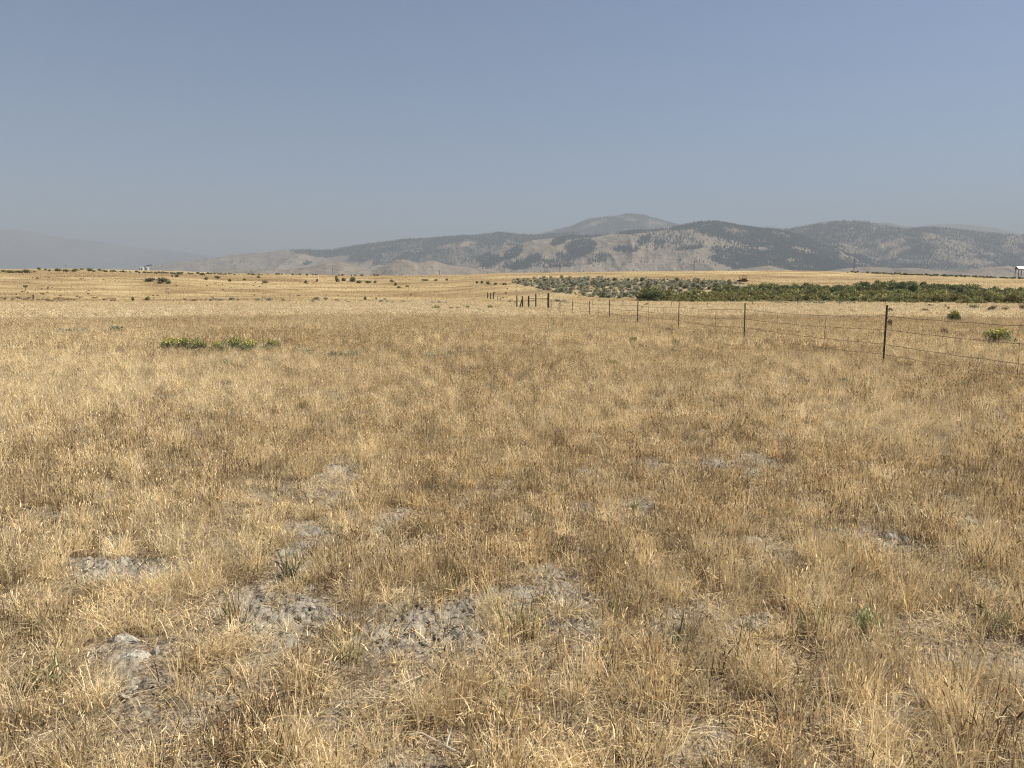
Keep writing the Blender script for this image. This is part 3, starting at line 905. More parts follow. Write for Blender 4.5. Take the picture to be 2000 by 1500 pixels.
# ------------------------------------------------------------------ shrubs
def leaf_cloud(seed, n, lobes, size, cols, up=.3, base=0.0):
    """leaf-sized faces spread through overlapping lobes: (cx,cy,cz,rx,ry,rz)"""
    g = np.random.default_rng(seed)
    wts = np.array([l[3] * l[4] + l[3] * l[5] for l in lobes]); wts /= wts.sum()
    li = g.choice(len(lobes), n, p=wts)
    Lb = np.array(lobes)[li]
    d = g.normal(0, 1, (n, 3)); d /= np.linalg.norm(d, axis=1)[:, None]
    rad = g.uniform(.25, 1.0, n) ** .45 * g.uniform(.82, 1.18, n)
    c = Lb[:, :3] + d * Lb[:, 3:6] * rad[:, None]
    c[:, 2] = np.where(c[:, 2] < base, base + np.abs(c[:, 2] - base) * .4, c[:, 2])
    a = g.normal(0, 1, (n, 3)); a[:, 2] = np.abs(a[:, 2]) + up; a /= np.linalg.norm(a, axis=1)[:, None]
    b = np.cross(a, g.normal(0, 1, (n, 3))); b /= np.linalg.norm(b, axis=1)[:, None]
    s = size * g.uniform(.6, 1.4, n)[:, None]
    v = np.stack([c - b * s * .35, c + a * s * .5 - b * s * .02, c + b * s * .35, c + a * s], 1)
    v = np.stack([c - b * s * .3, c + b * s * .3, c + a * s + b * s * .18, c + a * s - b * s * .18], 1).reshape(-1, 3)
    f = np.arange(4 * n).reshape(n, 4)
    pc = np.array([q[0] for q in cols]); pw = np.array([q[1] for q in cols], float)
    top = np.clip((c[:, 2] - base) / (max(l[2] + l[5] for l in lobes) - base), 0, 1)
    W = pw[None, :] * np.ones((n, 1))
    for j, q in enumerate(cols):
        if len(q) > 2: W[:, j] *= np.clip((top - q[2]) * 4, 0, 1) if q[2] >= 0 else np.clip((-q[2] - top) * 4, 0, 1)
    W = np.cumsum(W, 1); r = g.uniform(0, 1, n) * W[:, -1]
    ci = np.minimum((r[:, None] > W).sum(1), len(cols) - 1)
    col = pc[ci] * g.uniform(.75, 1.25, n)[:, None]
    return v, f, np.repeat(col, 4, 0)

def stem_mesh(seed, n, spread, h, r, col, name='stems'):
    rd = random.Random(seed); mb = MB()
    for i in range(n):
        a = rd.uniform(0, 6.283); s = spread * rd.uniform(.3, 1); hh = h * rd.uniform(.6, 1)
        k = rd.uniform(-.4, .4)
        p = [(.05 * spread * math.cos(a), .05 * spread * math.sin(a), -.03), (s * .4 * math.cos(a + k), s * .4 * math.sin(a + k), hh * .5), (s * math.cos(a), s * math.sin(a), hh)]
        mb.tube(p, [r, r * .7, r * .3], 4, tuple(c * rd.uniform(.7, 1.3) for c in col), False)
    return mb.mesh(name, M['bark'])

def lobes_for(seed, w, h, n, base=.15):
    rd = random.Random(seed); L = []
    for i in range(n):
        a = rd.uniform(0, 6.283); r = w * .5 * rd.uniform(.1, .62)
        lr = w * rd.uniform(.16, .30); lh = h * rd.uniform(.2, .32)
        z = h * rd.uniform(base + .15, 1.0) - lh
        z = max(z, lh * .6)
        L.append((r * math.cos(a), r * math.sin(a), z, lr, lr, lh))
    L.append((0, 0, h * .45, w * .34, w * .34, h * .42))
    return L

GREENS = {
    'willow': [((0.233, 0.247, 0.094), 5), ((0.333, 0.328, 0.126), 3), ((0.120, 0.133, 0.060), 3), ((0.425, 0.361, 0.160), .8)],
    'willow_olive': [((0.365, 0.323, 0.132), 4), ((0.241, 0.247, 0.097), 4), ((0.481, 0.391, 0.178), 1.6), ((0.145, 0.151, 0.069), 2.5)],
    'willow_dark': [((0.158, 0.189, 0.078), 5), ((0.228, 0.249, 0.104), 3), ((0.090, 0.104, 0.052), 3)],
    'sage': [((0.397, 0.397, 0.284), 4), ((0.265, 0.265, 0.192), 3), ((0.503, 0.489, 0.370), 2), ((0.159, 0.146, 0.106), 2)],
    'sage_blue': [((.36, .365, .23), 4), ((.45, .43, .29), 3), ((.21, .21, .135), 2), ((.56, .45, .27), 2)],
    'shrub': [((0.144, 0.152, 0.068), 4), ((0.237, 0.220, 0.101), 3), ((0.085, 0.085, 0.047), 3)],
    'rabbit': [((0.237, 0.258, 0.131), 3), ((0.321, 0.341, 0.170), 2.5), ((0.139, 0.154, 0.092), 2.5), ((0.697, 0.557, 0.108), 4, .6), ((0.501, 0.487, 0.154), 2.5, .45), ((0.362, 0.362, 0.308), 5, -.55), ((0.181, 0.167, 0.138), 2, -.4)],
    'dry': [((0.264, 0.192, 0.120), 4), ((0.168, 0.120, 0.084), 3), ((0.360, 0.276, 0.168), 2)],
    'purple': [((.17, .13, .12), 4), ((.24, .19, .17), 2), ((.12, .10, .08), 3)],
    'weed': [((0.428, 0.459, 0.221), 4), ((0.571, 0.578, 0.340), 3), ((0.321, 0.340, 0.153), 2)],
}
PROTO = {}
KEEP_OUT = []     # where shrubs stand, no grass grows
def proto(kind, w, h, nleaf, size, pal, nst=10, r=.012, variants=4, lob=9, base=.1, up=.3, stemcol=(.16, .12, .09), sp=.35, sh=.7):
    L = []
    for i in range(variants):
        v, f, c = leaf_cloud(900 + i * 7 + (sum(map(ord, kind)) % 89), nleaf, lobes_for(i * 13 + len(kind), w, h, lob, base), size, GREENS[pal], 1.2 if 'willow' in kind else up)
        L.append((np_mesh(kind + '_foliage', v, f, M['leaf'], {'Col': c}), stem_mesh(i + 40, nst, w * sp, h * sh, r, stemcol)))
    PROTO[kind] = L
proto('willow', 4.2, 3.9, 2300, .30, 'willow', 12, .035, 4, 13, .1)
proto('willow_olive', 3.6, 3.0, 1900, .26, 'willow_olive', 12, .03, 3, 11, .1)
proto('willow_dark', 4.4, 4.2, 2300, .32, 'willow_dark', 12, .04, 3, 13, .1)
proto('sage', 1.7, 1.05, 420, .16, 'sage', 10, .02, 5, 7, .05)
proto('shrub', 1.8, 1.1, 420, .16, 'shrub', 8, .02, 5, 7, .05)
proto('rabbit_near', .9, .62, 2600, .045, 'rabbit', 60, .004, 4, 12, .2, .8, (.20, .20, .15), .5, .8)
proto('rabbit', 1.3, .8, 700, .10, 'rabbit', 20, .01, 3, 9, .15, .6)
proto('sage_near', .8, .38, 900, .05, 'sage_blue', 30, .004, 4, 9, .05, 1.2, (.26, .26, .2), .5, .8)
proto('purple', .9, .45, 500, .06, 'purple', 40, .005, 3, 8, .05, 1.0, (.16, .12, .11), .5, .9)
proto('dry', .7, .4, 500, .05, 'dry', 40, .004, 3, 7, .05, 1.0, (.2, .14, .09), .5, .9)

def plant(kind, name, x, y, sx, sz, label, cat, group=None, var=None, dz=-.02, child='foliage'):
    """one plant: an Empty at its base with its foliage and stems"""
    v = PROTO[kind][var if var is not None else random.randrange(len(PROTO[kind]))]
    t = empty(name, (x, y, gh(x, y) + dz), random.uniform(0, 6.283))
    KEEP_OUT.append((x, y, {'rabbit_near': .45, 'sage_near': .36, 'dry': .3, 'purple': .35}.get(kind, .5) * sx))
    t.scale = (sx, sx, sz)
    link(child, v[0], t); link('stems', v[1], t)
    tag(t, label, cat, group)
    return t

# ---- willow thicket in the creek bottom
TOPU = [1245, 1262, 1290, 1310, 1370, 1400, 1430, 1468, 1500, 1600, 1630, 1650, 1720, 1800, 1880, 1950, 2000, 2090]
TOPP = [568, 562, 566, 573, 572, 564, 557, 557, 552.5, 552, 556, 551, 547, 548, 554, 560, 560, 562]
FRU = [1240, 1400, 1600, 1700, 1850, 1950, 2000, 2090]
FRP = [588, 589, 590, 591, 593, 594, 595, 595]
cands = []
for row in range(6):
    u = 1262 + row * 5
    while u < 2075:
        front = np.interp(u, FRU, FRP); top = np.interp(u, TOPU, TOPP)
        if row == 0: py = front + random.uniform(-.6, .6)
        else:
            back = top + 15.5
            py = front + (back - front) * row / 5 + random.uniform(-.6, .6)
        if u < 1300 and row > 2: u += 12; continue
        cands.append((u, py, row)); u += random.uniform(15, 24) if row < 3 else random.uniform(17, 26)
for (u, py, row) in cands:
    x, y, z = hit(u, py)
    top = np.interp(u, TOPU, TOPP)
    hmax = max(1.5, (pt(u, top, y)[2] - z))
    if row == 0:
        kind = 'willow_olive' if random.random() < .6 else 'willow'; hh = random.uniform(2.1, 2.9)
    elif row <= 2:
        kind = 'willow_olive' if random.random() < (.55 if u < 1700 else .25) else 'willow'; hh = random.uniform(2.6, 3.6)
    else:
        kind = random.choice(['willow', 'willow_dark', 'willow_dark']); hh = random.uniform(3.2, 4.4)
    if u < 1285: kind = 'willow_dark'; hh = 3.6
    hh = min(hh, hmax * random.uniform(.86, 1.0))
    pw_, ph_ = {'willow': (4.2, 3.9), 'willow_olive': (3.6, 3.0), 'willow_dark': (4.4, 4.2)}[kind]
    sx = random.uniform(.9, 1.3) * (.55 + .45 * hh / ph_); hh *= random.choice([.8, .9, 1.0, 1.0, 1.05])
    lab = {'willow': 'mid green willow shrub in the thicket behind the far fence',
           'willow_olive': 'yellowish olive willow shrub along the front of the green thicket',
           'willow_dark': 'dark green willow shrub in the upper rows of the thicket'}[kind]
    grp = {'willow': 'mid green willows of the thicket', 'willow_olive': 'olive willows of the thicket', 'willow_dark': 'dark green willows of the thicket'}[kind]
    if u < 1285 and row < 3 and not PROTO.get('_w1'):
        PROTO['_w1'] = True
        lab, grp = 'rounded willow bush at the left end of the thicket', None
    plant(kind, 'willow_shrub', x, y, sx, hh / ph_, lab, 'shrub', grp, dz=-.1)

WILLOW_FILL = []
while len(WILLOW_FILL) < 620:
    u = random.uniform(1250, 2085)
    front = np.interp(u, FRU, FRP); top = np.interp(u, TOPU, TOPP)
    p = random.uniform(top + 12, front + 2.2) if random.random() < .6 else front + random.uniform(-1.0, 2.5)
    x, y, z = hit(u, p); s_ = random.uniform(.35, 1.0) if p > front - .5 else random.uniform(1.0, 2.4)
    WILLOW_FILL.append((x, y, z - .1, s_))

# ---- sagebrush on the bank left of and above the willows
def bank_ok(u, p):
    top = np.interp(u, [1000, 1050, 1150, 1300, 1425, 1470], [546, 543.5, 544, 547, 550, 556])
    bot = np.interp(u, [1000, 1060, 1130, 1200, 1260, 1330, 1400, 1430, 1470], [552, 566, 578, 583, 585, 572, 566, 556, 555])
    return top < p < bot
placed = []; cnt = 0; tries = 0
while cnt < 235 and tries < 9000:
    tries += 1
    u = random.uniform(1000, 1465); p = random.uniform(543, 586)
    if not bank_ok(u, p): continue
    thin = 1.0 if p < 558 else (.45 if u < 1180 else .75)
    if random.random() > thin: continue
    md = 5.5 if p < 556 else 8.0
    if any(abs(u - a) < md and abs(p - b) < 2.4 for a, b in placed): continue
    placed.append((u, p)); cnt += 1
    x, y, z = hit(u, p)
    s = random.uniform(.95, 1.75)
    up = p < 560
    plant('sage' if random.random() < .8 else 'shrub', 'sagebrush', x, y, s, s * random.uniform(.8, 1.15),
          'grey green sagebrush packed along the top of the creek bank' if up else 'low grey green sagebrush on the bare tan face of the creek bank',
          'shrub', 'sagebrush along the top of the bank' if up else 'sagebrush on the face of the bank')
# pale sage fringe in front of the willows
for u, p in [(1514, 594), (1524, 594), (1535, 595), (1548, 594), (1562, 595), (1578, 594), (1590, 595), (1604, 596), (1640, 595), (1656, 596), (1668, 595)]:
    x, y, z = hit(u, p); s = random.uniform(.7, 1.0)
    plant('sage', 'sagebrush', x, y, s, s * .8, 'pale grey sagebrush in the row at the foot of the willows', 'shrub', 'pale sagebrush at the foot of the willows')

# ---- shrubs on the bench and its slope: picture x, foot y, width px, height px, kind
def px_plant(kind, base_w, base_h, name, u, foot, wpx, hpx, label, cat='shrub', group=None, far=1500):
    x, y, z = hit(u, foot, far)
    sx = wpx / FPX * y / base_w; sz = hpx / FPX * y / base_h
    return plant(kind, name, x, y, sx, sz, label, cat, group)
for (u, p, w, h, lab) in [
    (292, 550, 26, 7, 'wide dark green shrub, left one of the clump on the hillside'),
    (318, 551, 30, 8, 'wide dark green shrub, right one of the clump on the hillside'),
    (312, 554, 14, 5, 'small shrub just below the dark clump on the hillside'),
    (328, 554, 15, 5, 'olive shrub at the lower right end of the hillside clump'),
    (345, 541, 11, 5, 'dark round shrub on the skyline slope right of the silos'),
    (336, 541, 5, 4, 'tiny shrub beside the dark round one right of the silos'),
    (403, 547, 9, 6, 'dark round shrub left of the nearest pole on the left'),
    (425, 544, 13, 5, 'flat dark shrub just left of the left utility pole'),
    (448, 550, 9, 5, 'round shrub below the left utility pole'),
    (478, 548, 7, 4, 'small shrub right of the left utility pole'),
    (505, 543, 9, 4, 'small olive shrub near the crest left of centre'),
    (517, 553, 14, 5, 'flat dark green shrub on the slope left of centre'),
    (597, 553, 9, 5, 'round dark shrub below the second utility pole'),
    (619, 550, 6, 5, 'small upright shrub left of the tall one'),
    (658, 551, 9, 11, 'tall dark green bush by the second utility pole'),
    (672, 549, 11, 6, 'green shrub, first of the row right of the tall bush'),
    (688, 550, 16, 8, 'broad green shrub in the row right of the tall bush'),
    (702, 553, 14, 5, 'grey olive shrub in the middle of the bench row'),
    (718, 553, 18, 5, 'wide grey olive shrub at the end of the bench row'),
    (733, 553, 7, 5, 'small dark shrub after the bench row'),
    (765, 551, 12, 4, 'flat green shrub on the bench above the gully'),
    (773, 558, 8, 6, 'green shrub at the head of the gully'),
    (779, 563, 10, 4, 'low green shrub lower in the gully'),
    (795, 561, 9, 4, 'green shrub right side of the gully'),
    (830, 549, 18, 4, 'wide low dark shrub on the right of the bench'),
    (851, 549, 8, 4, 'small dark shrub under the third utility pole'),
    (872, 548, 8, 4, 'small shrub right of the third utility pole'),
    (932, 554, 7, 5, 'first dark shrub of the row above the three posts'),
    (941, 554, 8, 5, 'second dark shrub of the row above the three posts'),
    (953, 556, 11, 6, 'largest dark shrub of the row above the three posts'),
    (968, 556, 9, 4, 'low shrub right of the largest above the posts'),
    (985, 557, 14, 4, 'wide olive shrub ending the row above the posts'),
    (260, 588, 7, 8, 'small upright green shrub at the far edge of the field'),
    (289, 587, 10, 7, 'round green shrub at the far edge of the field'),
    (44, 596, 9, 4, 'brown low shrub near the lone wooden stump'),
    (713, 586, 8, 6, 'round brown green shrub in the swale, the larger of two'),
    (735, 586, 5, 5, 'round brown shrub in the swale, the smaller of two'),
    (789, 606, 7, 5, 'tiny dark green shrub alone in the far field'),
    (636, 634, 9, 9, 'tiny green weed alone in the middle of the field'),
    (1263, 598, 12, 6, 'low olive shrub between the two fences'),
    (1600, 640, 14, 8, 'small dark brown shrub behind the fence wires'),
    ]:
    px_plant('shrub', 1.8, 1.1, 'shrub', u, p, w * 1.15, h * 1.15, lab)
# skyline shrubs at far left
for (u, p, w, h) in [(8, 531, 14, 4), (20, 533, 22, 6), (38, 533, 18, 5), (52, 533, 22, 7), (68, 532, 10, 3), (77, 527, 11, 5), (89, 528, 9, 4), (97, 530, 8, 4),
                     (114, 530, 20, 6), (130, 531, 18, 6), (146, 531, 17, 7), (160, 527, 10, 3), (175, 530, 17, 7), (183, 531, 10, 4), (195, 529, 12, 4), (204, 531, 16, 4)]:
    px_plant('shrub', 1.8, 1.1, 'shrub', u, p, w, h, 'dark green shrub along the crest at the far left', 'shrub', 'shrubs on the crest at far left', far=900)
# scattered sage in the swale
for (u, p, w, h) in [(420, 586, 18, 4), (432, 587, 20, 5), (451, 586, 10, 6), (465, 587, 8, 4), (503, 587, 12, 6), (512, 589, 8, 4), (526, 588, 16, 7), (553, 588, 10, 5), (566, 589, 7, 4),
                     (546, 592, 10, 4), (610, 591, 16, 5), (619, 585, 12, 6), (636, 585, 12, 6), (662, 590, 12, 4), (681, 592, 14, 5), (702, 591, 6, 3)]:
    px_plant('sage', 1.7, 1.05, 'sagebrush', u, p, w, h, 'small grey green sagebrush in the swale at the far edge of the field', 'shrub', 'sagebrush in the swale left of centre')
for (u, p, w, h) in [(744, 592, 13, 7), (757, 592, 12, 6), (768, 593, 12, 5), (779, 592, 10, 4), (789, 592, 12, 6), (802, 592, 8, 4), (846, 594, 14, 6), (858, 594, 16, 7), (870, 594, 12, 5)]:
    px_plant('sage', 1.7, 1.05, 'sagebrush', u, p, w, h, 'dark grey sagebrush in the low rows at the foot of the slope', 'shrub', 'rows of sagebrush at the foot of the slope')
for (u, p, w, h) in [(996, 592, 14, 6), (1006, 593, 14, 5), (1090, 590, 16, 6), (1102, 591, 18, 5), (1114, 592, 12, 3)]:
    px_plant('sage', 1.7, 1.05, 'sagebrush', u, p, w, h, 'green grey sagebrush just behind the old wooden gate', 'shrub', 'sagebrush behind the wooden gate')
# brown low bushes
for (u, p, w, h, lab) in [
    (1738, 612, 11, 9, 'small grey shrub just right of the nearest post top'),
    (1737, 645, 12, 18, 'dark spindly shrub right behind the nearest fence post'),
    (1846, 660, 18, 17, 'dark dead looking shrub between the wires right of the nearest post'),
    (1805, 612, 18, 8, 'low grey brown shrub beyond the fence'),
    (1815, 601, 9, 6, 'small olive tuft shrub in front of the willows at right'),
    (1852, 609, 7, 8, 'small dark shrub pair member on the far pasture'),
    (1846, 603, 5, 7, 'tiny dark upright shrub on the far pasture'),
    (1937, 611, 18, 11, 'olive brown shrub near the right edge, left of two'),
    (1962, 611, 16, 9, 'purplish brown shrub near the right edge, right of two'),
    (1996, 609, 14, 11, 'dark olive shrub cut by the right edge'),
    (1888, 645, 5, 8, 'tiny dark weed left of the large yellow bush'),
    (1660, 612, 12, 5, 'low dark shrub on the far pasture left of the nearest post'),
    (1300, 652, 26, 10, 'dark low brush at the foot of the fourth post')]:
    px_plant('dry', .7, .4, 'dry_shrub', u, p, w * 1.15, h * 1.4, lab)
for (u, p, w, h, lab) in [(880, 607, 16, 8, 'purplish grey twiggy bush right of the yellow one'), (894, 606, 12, 7, 'purplish grey twiggy bush, right half of the pair'),
                          (1290, 651, 24, 9, 'grey twiggy brush at the base of the third post'), (1555, 755, 60, 22, 'dark grey twiggy patch in the grass left of the fence post')]:
    px_plant('purple', .9, .45, 'twiggy_bush', u, p, w, h, lab)

# ---- yellow flowering rabbitbrush
for (k, bw, bh, u, p, w, h, lab) in [
    ('rabbit_near', .9, .62, 1952, 681, 56, 32, 'large yellow flowering bush behind the wires at the right edge'),
    ('rabbit_near', .9, .62, 1864, 633, 26, 20, 'small bright yellow flowering bush beyond the top wire'),
    ('rabbit', 1.3, .8, 1901, 606, 24, 13, 'bright green yellow bush near the willows at right'),
    ('rabbit', 1.3, .8, 1775, 594, 14, 9, 'round green bush at the foot of the willows'),
    ('rabbit', 1.3, .8, 852, 606, 20, 10, 'olive yellow bush in the far field, left of the purple twigs'),
    ('rabbit', 1.3, .8, 914, 605, 11, 10, 'small pointed green bush in the far field'),
    ('rabbit', 1.3, .8, 957, 605, 15, 9, 'round yellow green bush below the three posts'),
    ('rabbit_near', .9, .62, 334, 687, 36, 25, 'yellow flowering bush at the left end of the cluster'),
    ('rabbit_near', .9, .62, 360, 686, 34, 25, 'yellow green bush second from the left in the cluster'),
    ('rabbit_near', .9, .62, 389, 688, 34, 22, 'pale yellow bush in the middle left of the cluster'),
    ('rabbit_near', .9, .62, 424, 687, 22, 20, 'thin green bush after the gap of the cluster'),
    ('rabbit_near', .9, .62, 462, 688, 34, 26, 'tall bright green bush right of the cluster gap'),
    ('rabbit_near', .9, .62, 490, 690, 34, 24, 'dark green bush topped with yellow in the cluster'),
    ('rabbit_near', .9, .62, 533, 685, 26, 20, 'faded yellow bush at the right end of the cluster'),
    ('rabbit_near', .9, .62, 1192, 716, 34, 12, 'flat yellow flowered patch alone in the middle of the field'),
    ('rabbit_near', .9, .62, 1238, 672, 22, 12, 'pale yellow green bush left of the third post'),
    ('rabbit_near', .9, .62, 926, 697, 22, 10, 'low yellow flowered plant among the grey tufts')]:
    px_plant(k, bw, bh, 'rabbitbrush', u, p, w * (1.35 if 300 < u < 560 else 1.05), h * ((1.2 if 300 < u < 560 else 1.4) if k == 'rabbit_near' else 1.15), lab, 'bush')

# ---- grey blue sage tufts in the field
for (u, p, w, h, lab) in [
    (120, 657, 30, 13, 'grey green tuft, left end of the two tufts at the left'), (142, 655, 26, 13, 'grey green tuft, second from the left at the left edge'), (168, 656, 22, 14, 'darker grey tuft third from the left'),
    (206, 655, 20, 10, 'small pale tuft left of the dark tall one'), (226, 653, 28, 15, 'dark grey tuft rightmost of the left group'),
    (386, 680, 18, 20, 'upright grey green tuft inside the yellow cluster'), (440, 690, 26, 18, 'grey twiggy tuft in the gap of the yellow cluster'), (520, 688, 34, 15, 'silvery tuft right of the dark yellow bush'),
    (442, 715, 26, 14, 'blue grey tuft in the grass below the yellow cluster'), (580, 690, 22, 14, 'blue grey tuft just right of the yellow cluster'), (602, 698, 26, 15, 'blue green tuft second right of the yellow cluster'),
    (648, 702, 26, 14, 'faint grey tuft in the middle field, left of three'), (670, 704, 24, 14, 'faint grey tuft in the middle field, centre of three'), (690, 700, 26, 14, 'blue green tuft in the middle field, right of three'),
    (742, 690, 20, 8, 'very faint small tuft in the middle field'), (842, 702, 34, 14, 'pale green tuft left of the low yellow plant'), (878, 702, 26, 15, 'blue grey tuft next to the low yellow plant'), (906, 698, 26, 13, 'grey tuft touching the low yellow plant'),
    (1156, 698, 14, 9, 'tiny grey tuft below the fence start'), (1036, 617, 14, 6, 'small pale green tuft before the wooden gate'), (1252, 683, 14, 10, 'tiny green tuft near the pale yellow bush'),
    (1648, 754, 26, 15, 'pale green grass like tuft left of the nearest post'), (1765, 776, 26, 10, 'faint green tuft below the nearest post'), (1255, 605, 6, 6, 'tiny green sprig behind the fence')]:
    px_plant('sage_near', .8, .38, 'sage_tuft', u, p, w * 1.15, h * 1.25, lab, 'plant')

# ---- distant low brush along the crest: reads as one mass
def brush_mass():
    P, Rr, S, I = [], [], [], []
    segs = [(205, 530, 400, 536, 60), (300, 533, 470, 536, 50), (470, 536, 640, 537, 26), (660, 536, 740, 537, 14), (1700, 533.5, 2040, 545, 120), (1650, 531, 1800, 535, 20), (1720, 534, 2040, 544, 60)]
    for (u0, p0, u1, p1, n) in segs:
        for i in range(n):
            t = random.random(); u = u0 + (u1 - u0) * t; p = p0 + (p1 - p0) * t + random.uniform(-.2, 1.6)
            x, y, z = hit(u, p, 1000)
            s = random.uniform(.5, 1.2)
            P.append((x, y, z - .1)); Rr.append((0, 0, random.uniform(0, 6.28))); S.append((s * 1.3, s * 1.3, s)); I.append(random.randrange(5))
    return P, Rr, S, I
def far_protos_brush(pal):
    out = []
    for i in range(5):
        v, f, c = leaf_cloud(700 + i, 220, lobes_for(i + 3, 1.9, 1.2, 6, .05), .28, GREENS[pal], .3)
        out.append(np_mesh('brush', v, f, M['leaf'], {'Col': c}))
    return out
P, Rr, S, I = brush_mass()
scatter('distant_brush', P, Rr, S, I, proto_collection('brush', far_protos_brush('shrub')), 'band of low dark brush along the crest')
n_ = len(WILLOW_FILL)
scatter('thicket_undergrowth', [q[:3] for q in WILLOW_FILL], [(0, 0, random.uniform(0, 6.28)) for q in WILLOW_FILL], [(q[3] * 1.2, q[3] * 1.2, q[3] * random.uniform(.7, 1.4)) for q in WILLOW_FILL],
        [random.randrange(10) for q in WILLOW_FILL], proto_collection('under_willow', far_protos_brush('willow_olive') + far_protos_brush('willow')), 'olive undergrowth filling the gaps of the willow thicket')
# small tufts peppering the slope
P, Rr, S, I = [], [], [], []
for i in range(800):
    u = random.uniform(-20, 2020); p = random.uniform(538, 588)
    sky = np.interp(u, TU, TP[:, 8])
    if p < sky + 3: continue
    if 1240 < u and p > 545: continue
    if fbm(np.array([u / 130.]), np.array([p / 14.]), 3, 801)[0] < random.uniform(.42, .60): continue
    x, y, z = hit(u, p); s = random.uniform(.2, .6)
    P.append((x, y, z - .05)); Rr.append((0, 0, random.uniform(0, 6.28))); S.append((s * 1.2, s * 1.2, s * .8)); I.append(random.randrange(5))
scatter('slope_tufts', P, Rr, S, I, proto_collection('tufts', far_protos_brush('dry')), 'small brown tufts scattered over the dry slope')

P, Rr, S, I = [], [], [], []
while len(P) < 900:
    u = random.uniform(1000, 1470); p = random.uniform(543, 586)
    if not bank_ok(u, p) or random.random() > (1.0 if p < 560 else .35): continue
    x, y, z = hit(u, p); s = random.uniform(.3, .85)
    P.append((x, y, z - .08)); Rr.append((0, 0, random.uniform(0, 6.28))); S.append((s * 1.2, s * 1.2, s * .8)); I.append(random.randrange(5))
scatter('bank_undergrowth', P, Rr, S, I, proto_collection('under', far_protos_brush('sage')), 'low grey green undergrowth between the sagebrush of the bank')

P, Rr, S, I = [], [], [], []
for i in range(80):
    u = random.uniform(-30, 235) if i < 60 else random.uniform(235, 900); p = random.gauss(585, 2.2) + (u - 100) * .005
    x, y, z = hit(u, min(p, 589)); s = random.uniform(.25, .6)
    P.append((x, y, z - .05)); Rr.append((0, 0, random.uniform(0, 6.28))); S.append((s * 2.0, s * 1.6, s * .7)); I.append(random.randrange(5))
scatter('swale_grass', P, Rr, S, I, proto_collection('swale', far_protos_brush('dry') ), 'darker low growth along the swale at the far edge of the field')

# ------------------------------------------------------------------ near green weeds and stalks
def near_tuft(name, u, p, n, rad, h0, h1, w, pal, label, cat='grass tuft', headp=.1, lean=.3, curl=.25, seed=1):
    x, y, z = hit(u, p)
    t = empty(name, (x, y, z - .01))
    me = tuft(seed, n, rad, h0, h1, w, pal, headp, lean, curl, True, 3, .003, .045, 0)
    me.materials[0] = M['leaf']
    o = link('blades', me, t)
    tag(t, label, cat)
    return t
G2 = {'green': 6, 'straw': 1.2, 'tan': 2}
near_tuft('grass_tuft', 570, 1128, 26, .04, .14, .27, .008, G2, 'upright green grass tuft behind the bare soil patch at left', seed=11)
near_tuft('grass_tuft', 462, 1212, 34, .06, .10, .22, .007, {'green': 3, 'brown': 2, 'tan': 3}, 'dull olive grass tuft at the left rim of the bare patch', seed=12)
near_tuft('grass_tuft', 868, 1160, 26, .07, .10, .20, .007, G2, 'greenish tuft above the middle of the bare patch', seed=13)
near_tuft('grass_tuft', 1022, 1235, 46, .12, .08, .20, .007, G2, 'wide olive green tuft at the right end of the bare patch', seed=14)
near_tuft('grass_tuft', 90, 1345, 22, .06, .12, .22, .007, G2, 'small green tinged tuft near the lower left', seed=15)
near_tuft('grass_tuft', 1590, 1245, 20, .06, .14, .25, .006, G2, 'thin green tinged tuft right of the small bare patch', seed=16)
near_tuft('grass_tuft', 1325, 1270, 22, .07, .14, .24, .006, G2, 'narrow green stems in the lower middle right', seed=17)
near_tuft('grass_tuft', 1945, 1235, 24, .08, .12, .22, .006, G2, 'green stems at the right edge of the foreground', seed=18)
near_tuft('grass_tuft', 680, 1290, 24, .08, .10, .20, .006, G2, 'short green tuft below the bare soil patch', seed=19)
near_tuft('straw_clump', 40, 1130, 90, .14, .22, .42, .0028, W_PALE, 'tall pale straw clump at the left edge', 'grass tuft', .4, .3, .3, seed=21)
near_tuft('straw_clump', 340, 1090, 70, .10, .22, .40, .0028, W_PALE, 'tall pale straw clump by the two grey bare spots', 'grass tuft', .4, .3, .3, seed=22)
near_tuft('straw_clump', 1790, 1030, 110, .28, .20, .40, .003, W_PALE, 'broad pale straw clump at right above the white lump', 'grass tuft', .4, .3, .3, seed=23)
near_tuft('straw_clump', 950, 1195, 50, .06, .08, .16, .003, {'gold': 5, 'straw': 3}, 'short golden tuft growing out of the bare soil', 'grass tuft', .1, .4, .4, seed=24)
near_tuft('straw_clump', 790, 1195, 60, .12, .08, .17, .003, {'gold': 5, 'straw': 3, 'brown': 1}, 'spreading golden tuft in the middle of the bare patch', 'grass tuft', .1, .6, .4, seed=25)

def weed(u, p, wpx, hpx, pal, label, size, n=700, seed=5, name='weed'):
    x, y, z = hit(u, p)
    w, h = wpx / FPX * y, hpx / FPX * y
    v, f, c = leaf_cloud(seed, n, lobes_for(seed, w, h, 7, .3), size, GREENS[pal], 1.6)
    t = empty(name, (x, y, z - .01))
    link('foliage', np_mesh('weed_leaves', v, f, M['leaf'], {'Col': c}), t)
    link('stems', stem_mesh(seed, 26, w * .5, h * .9, .0016, (.24, .24, .14)), t)
    tag(t, label, 'weed')
weed(1690, 1242, 78, 70, 'weed', 'airy pale green weed in the right foreground grass', .011, 520, 5)
weed(1203, 1200, 46, 44, 'weed', 'small leafy weed with yellowish leaves right of the bare patch', .013, 150, 6)
weed(1240, 1000, 26, 30, 'weed', 'tiny green weed at the bare spot in the middle distance', .02, 60, 8)
weed(1960, 1225, 34, 40, 'weed', 'sparse green weed by the right edge', .012, 120, 9)

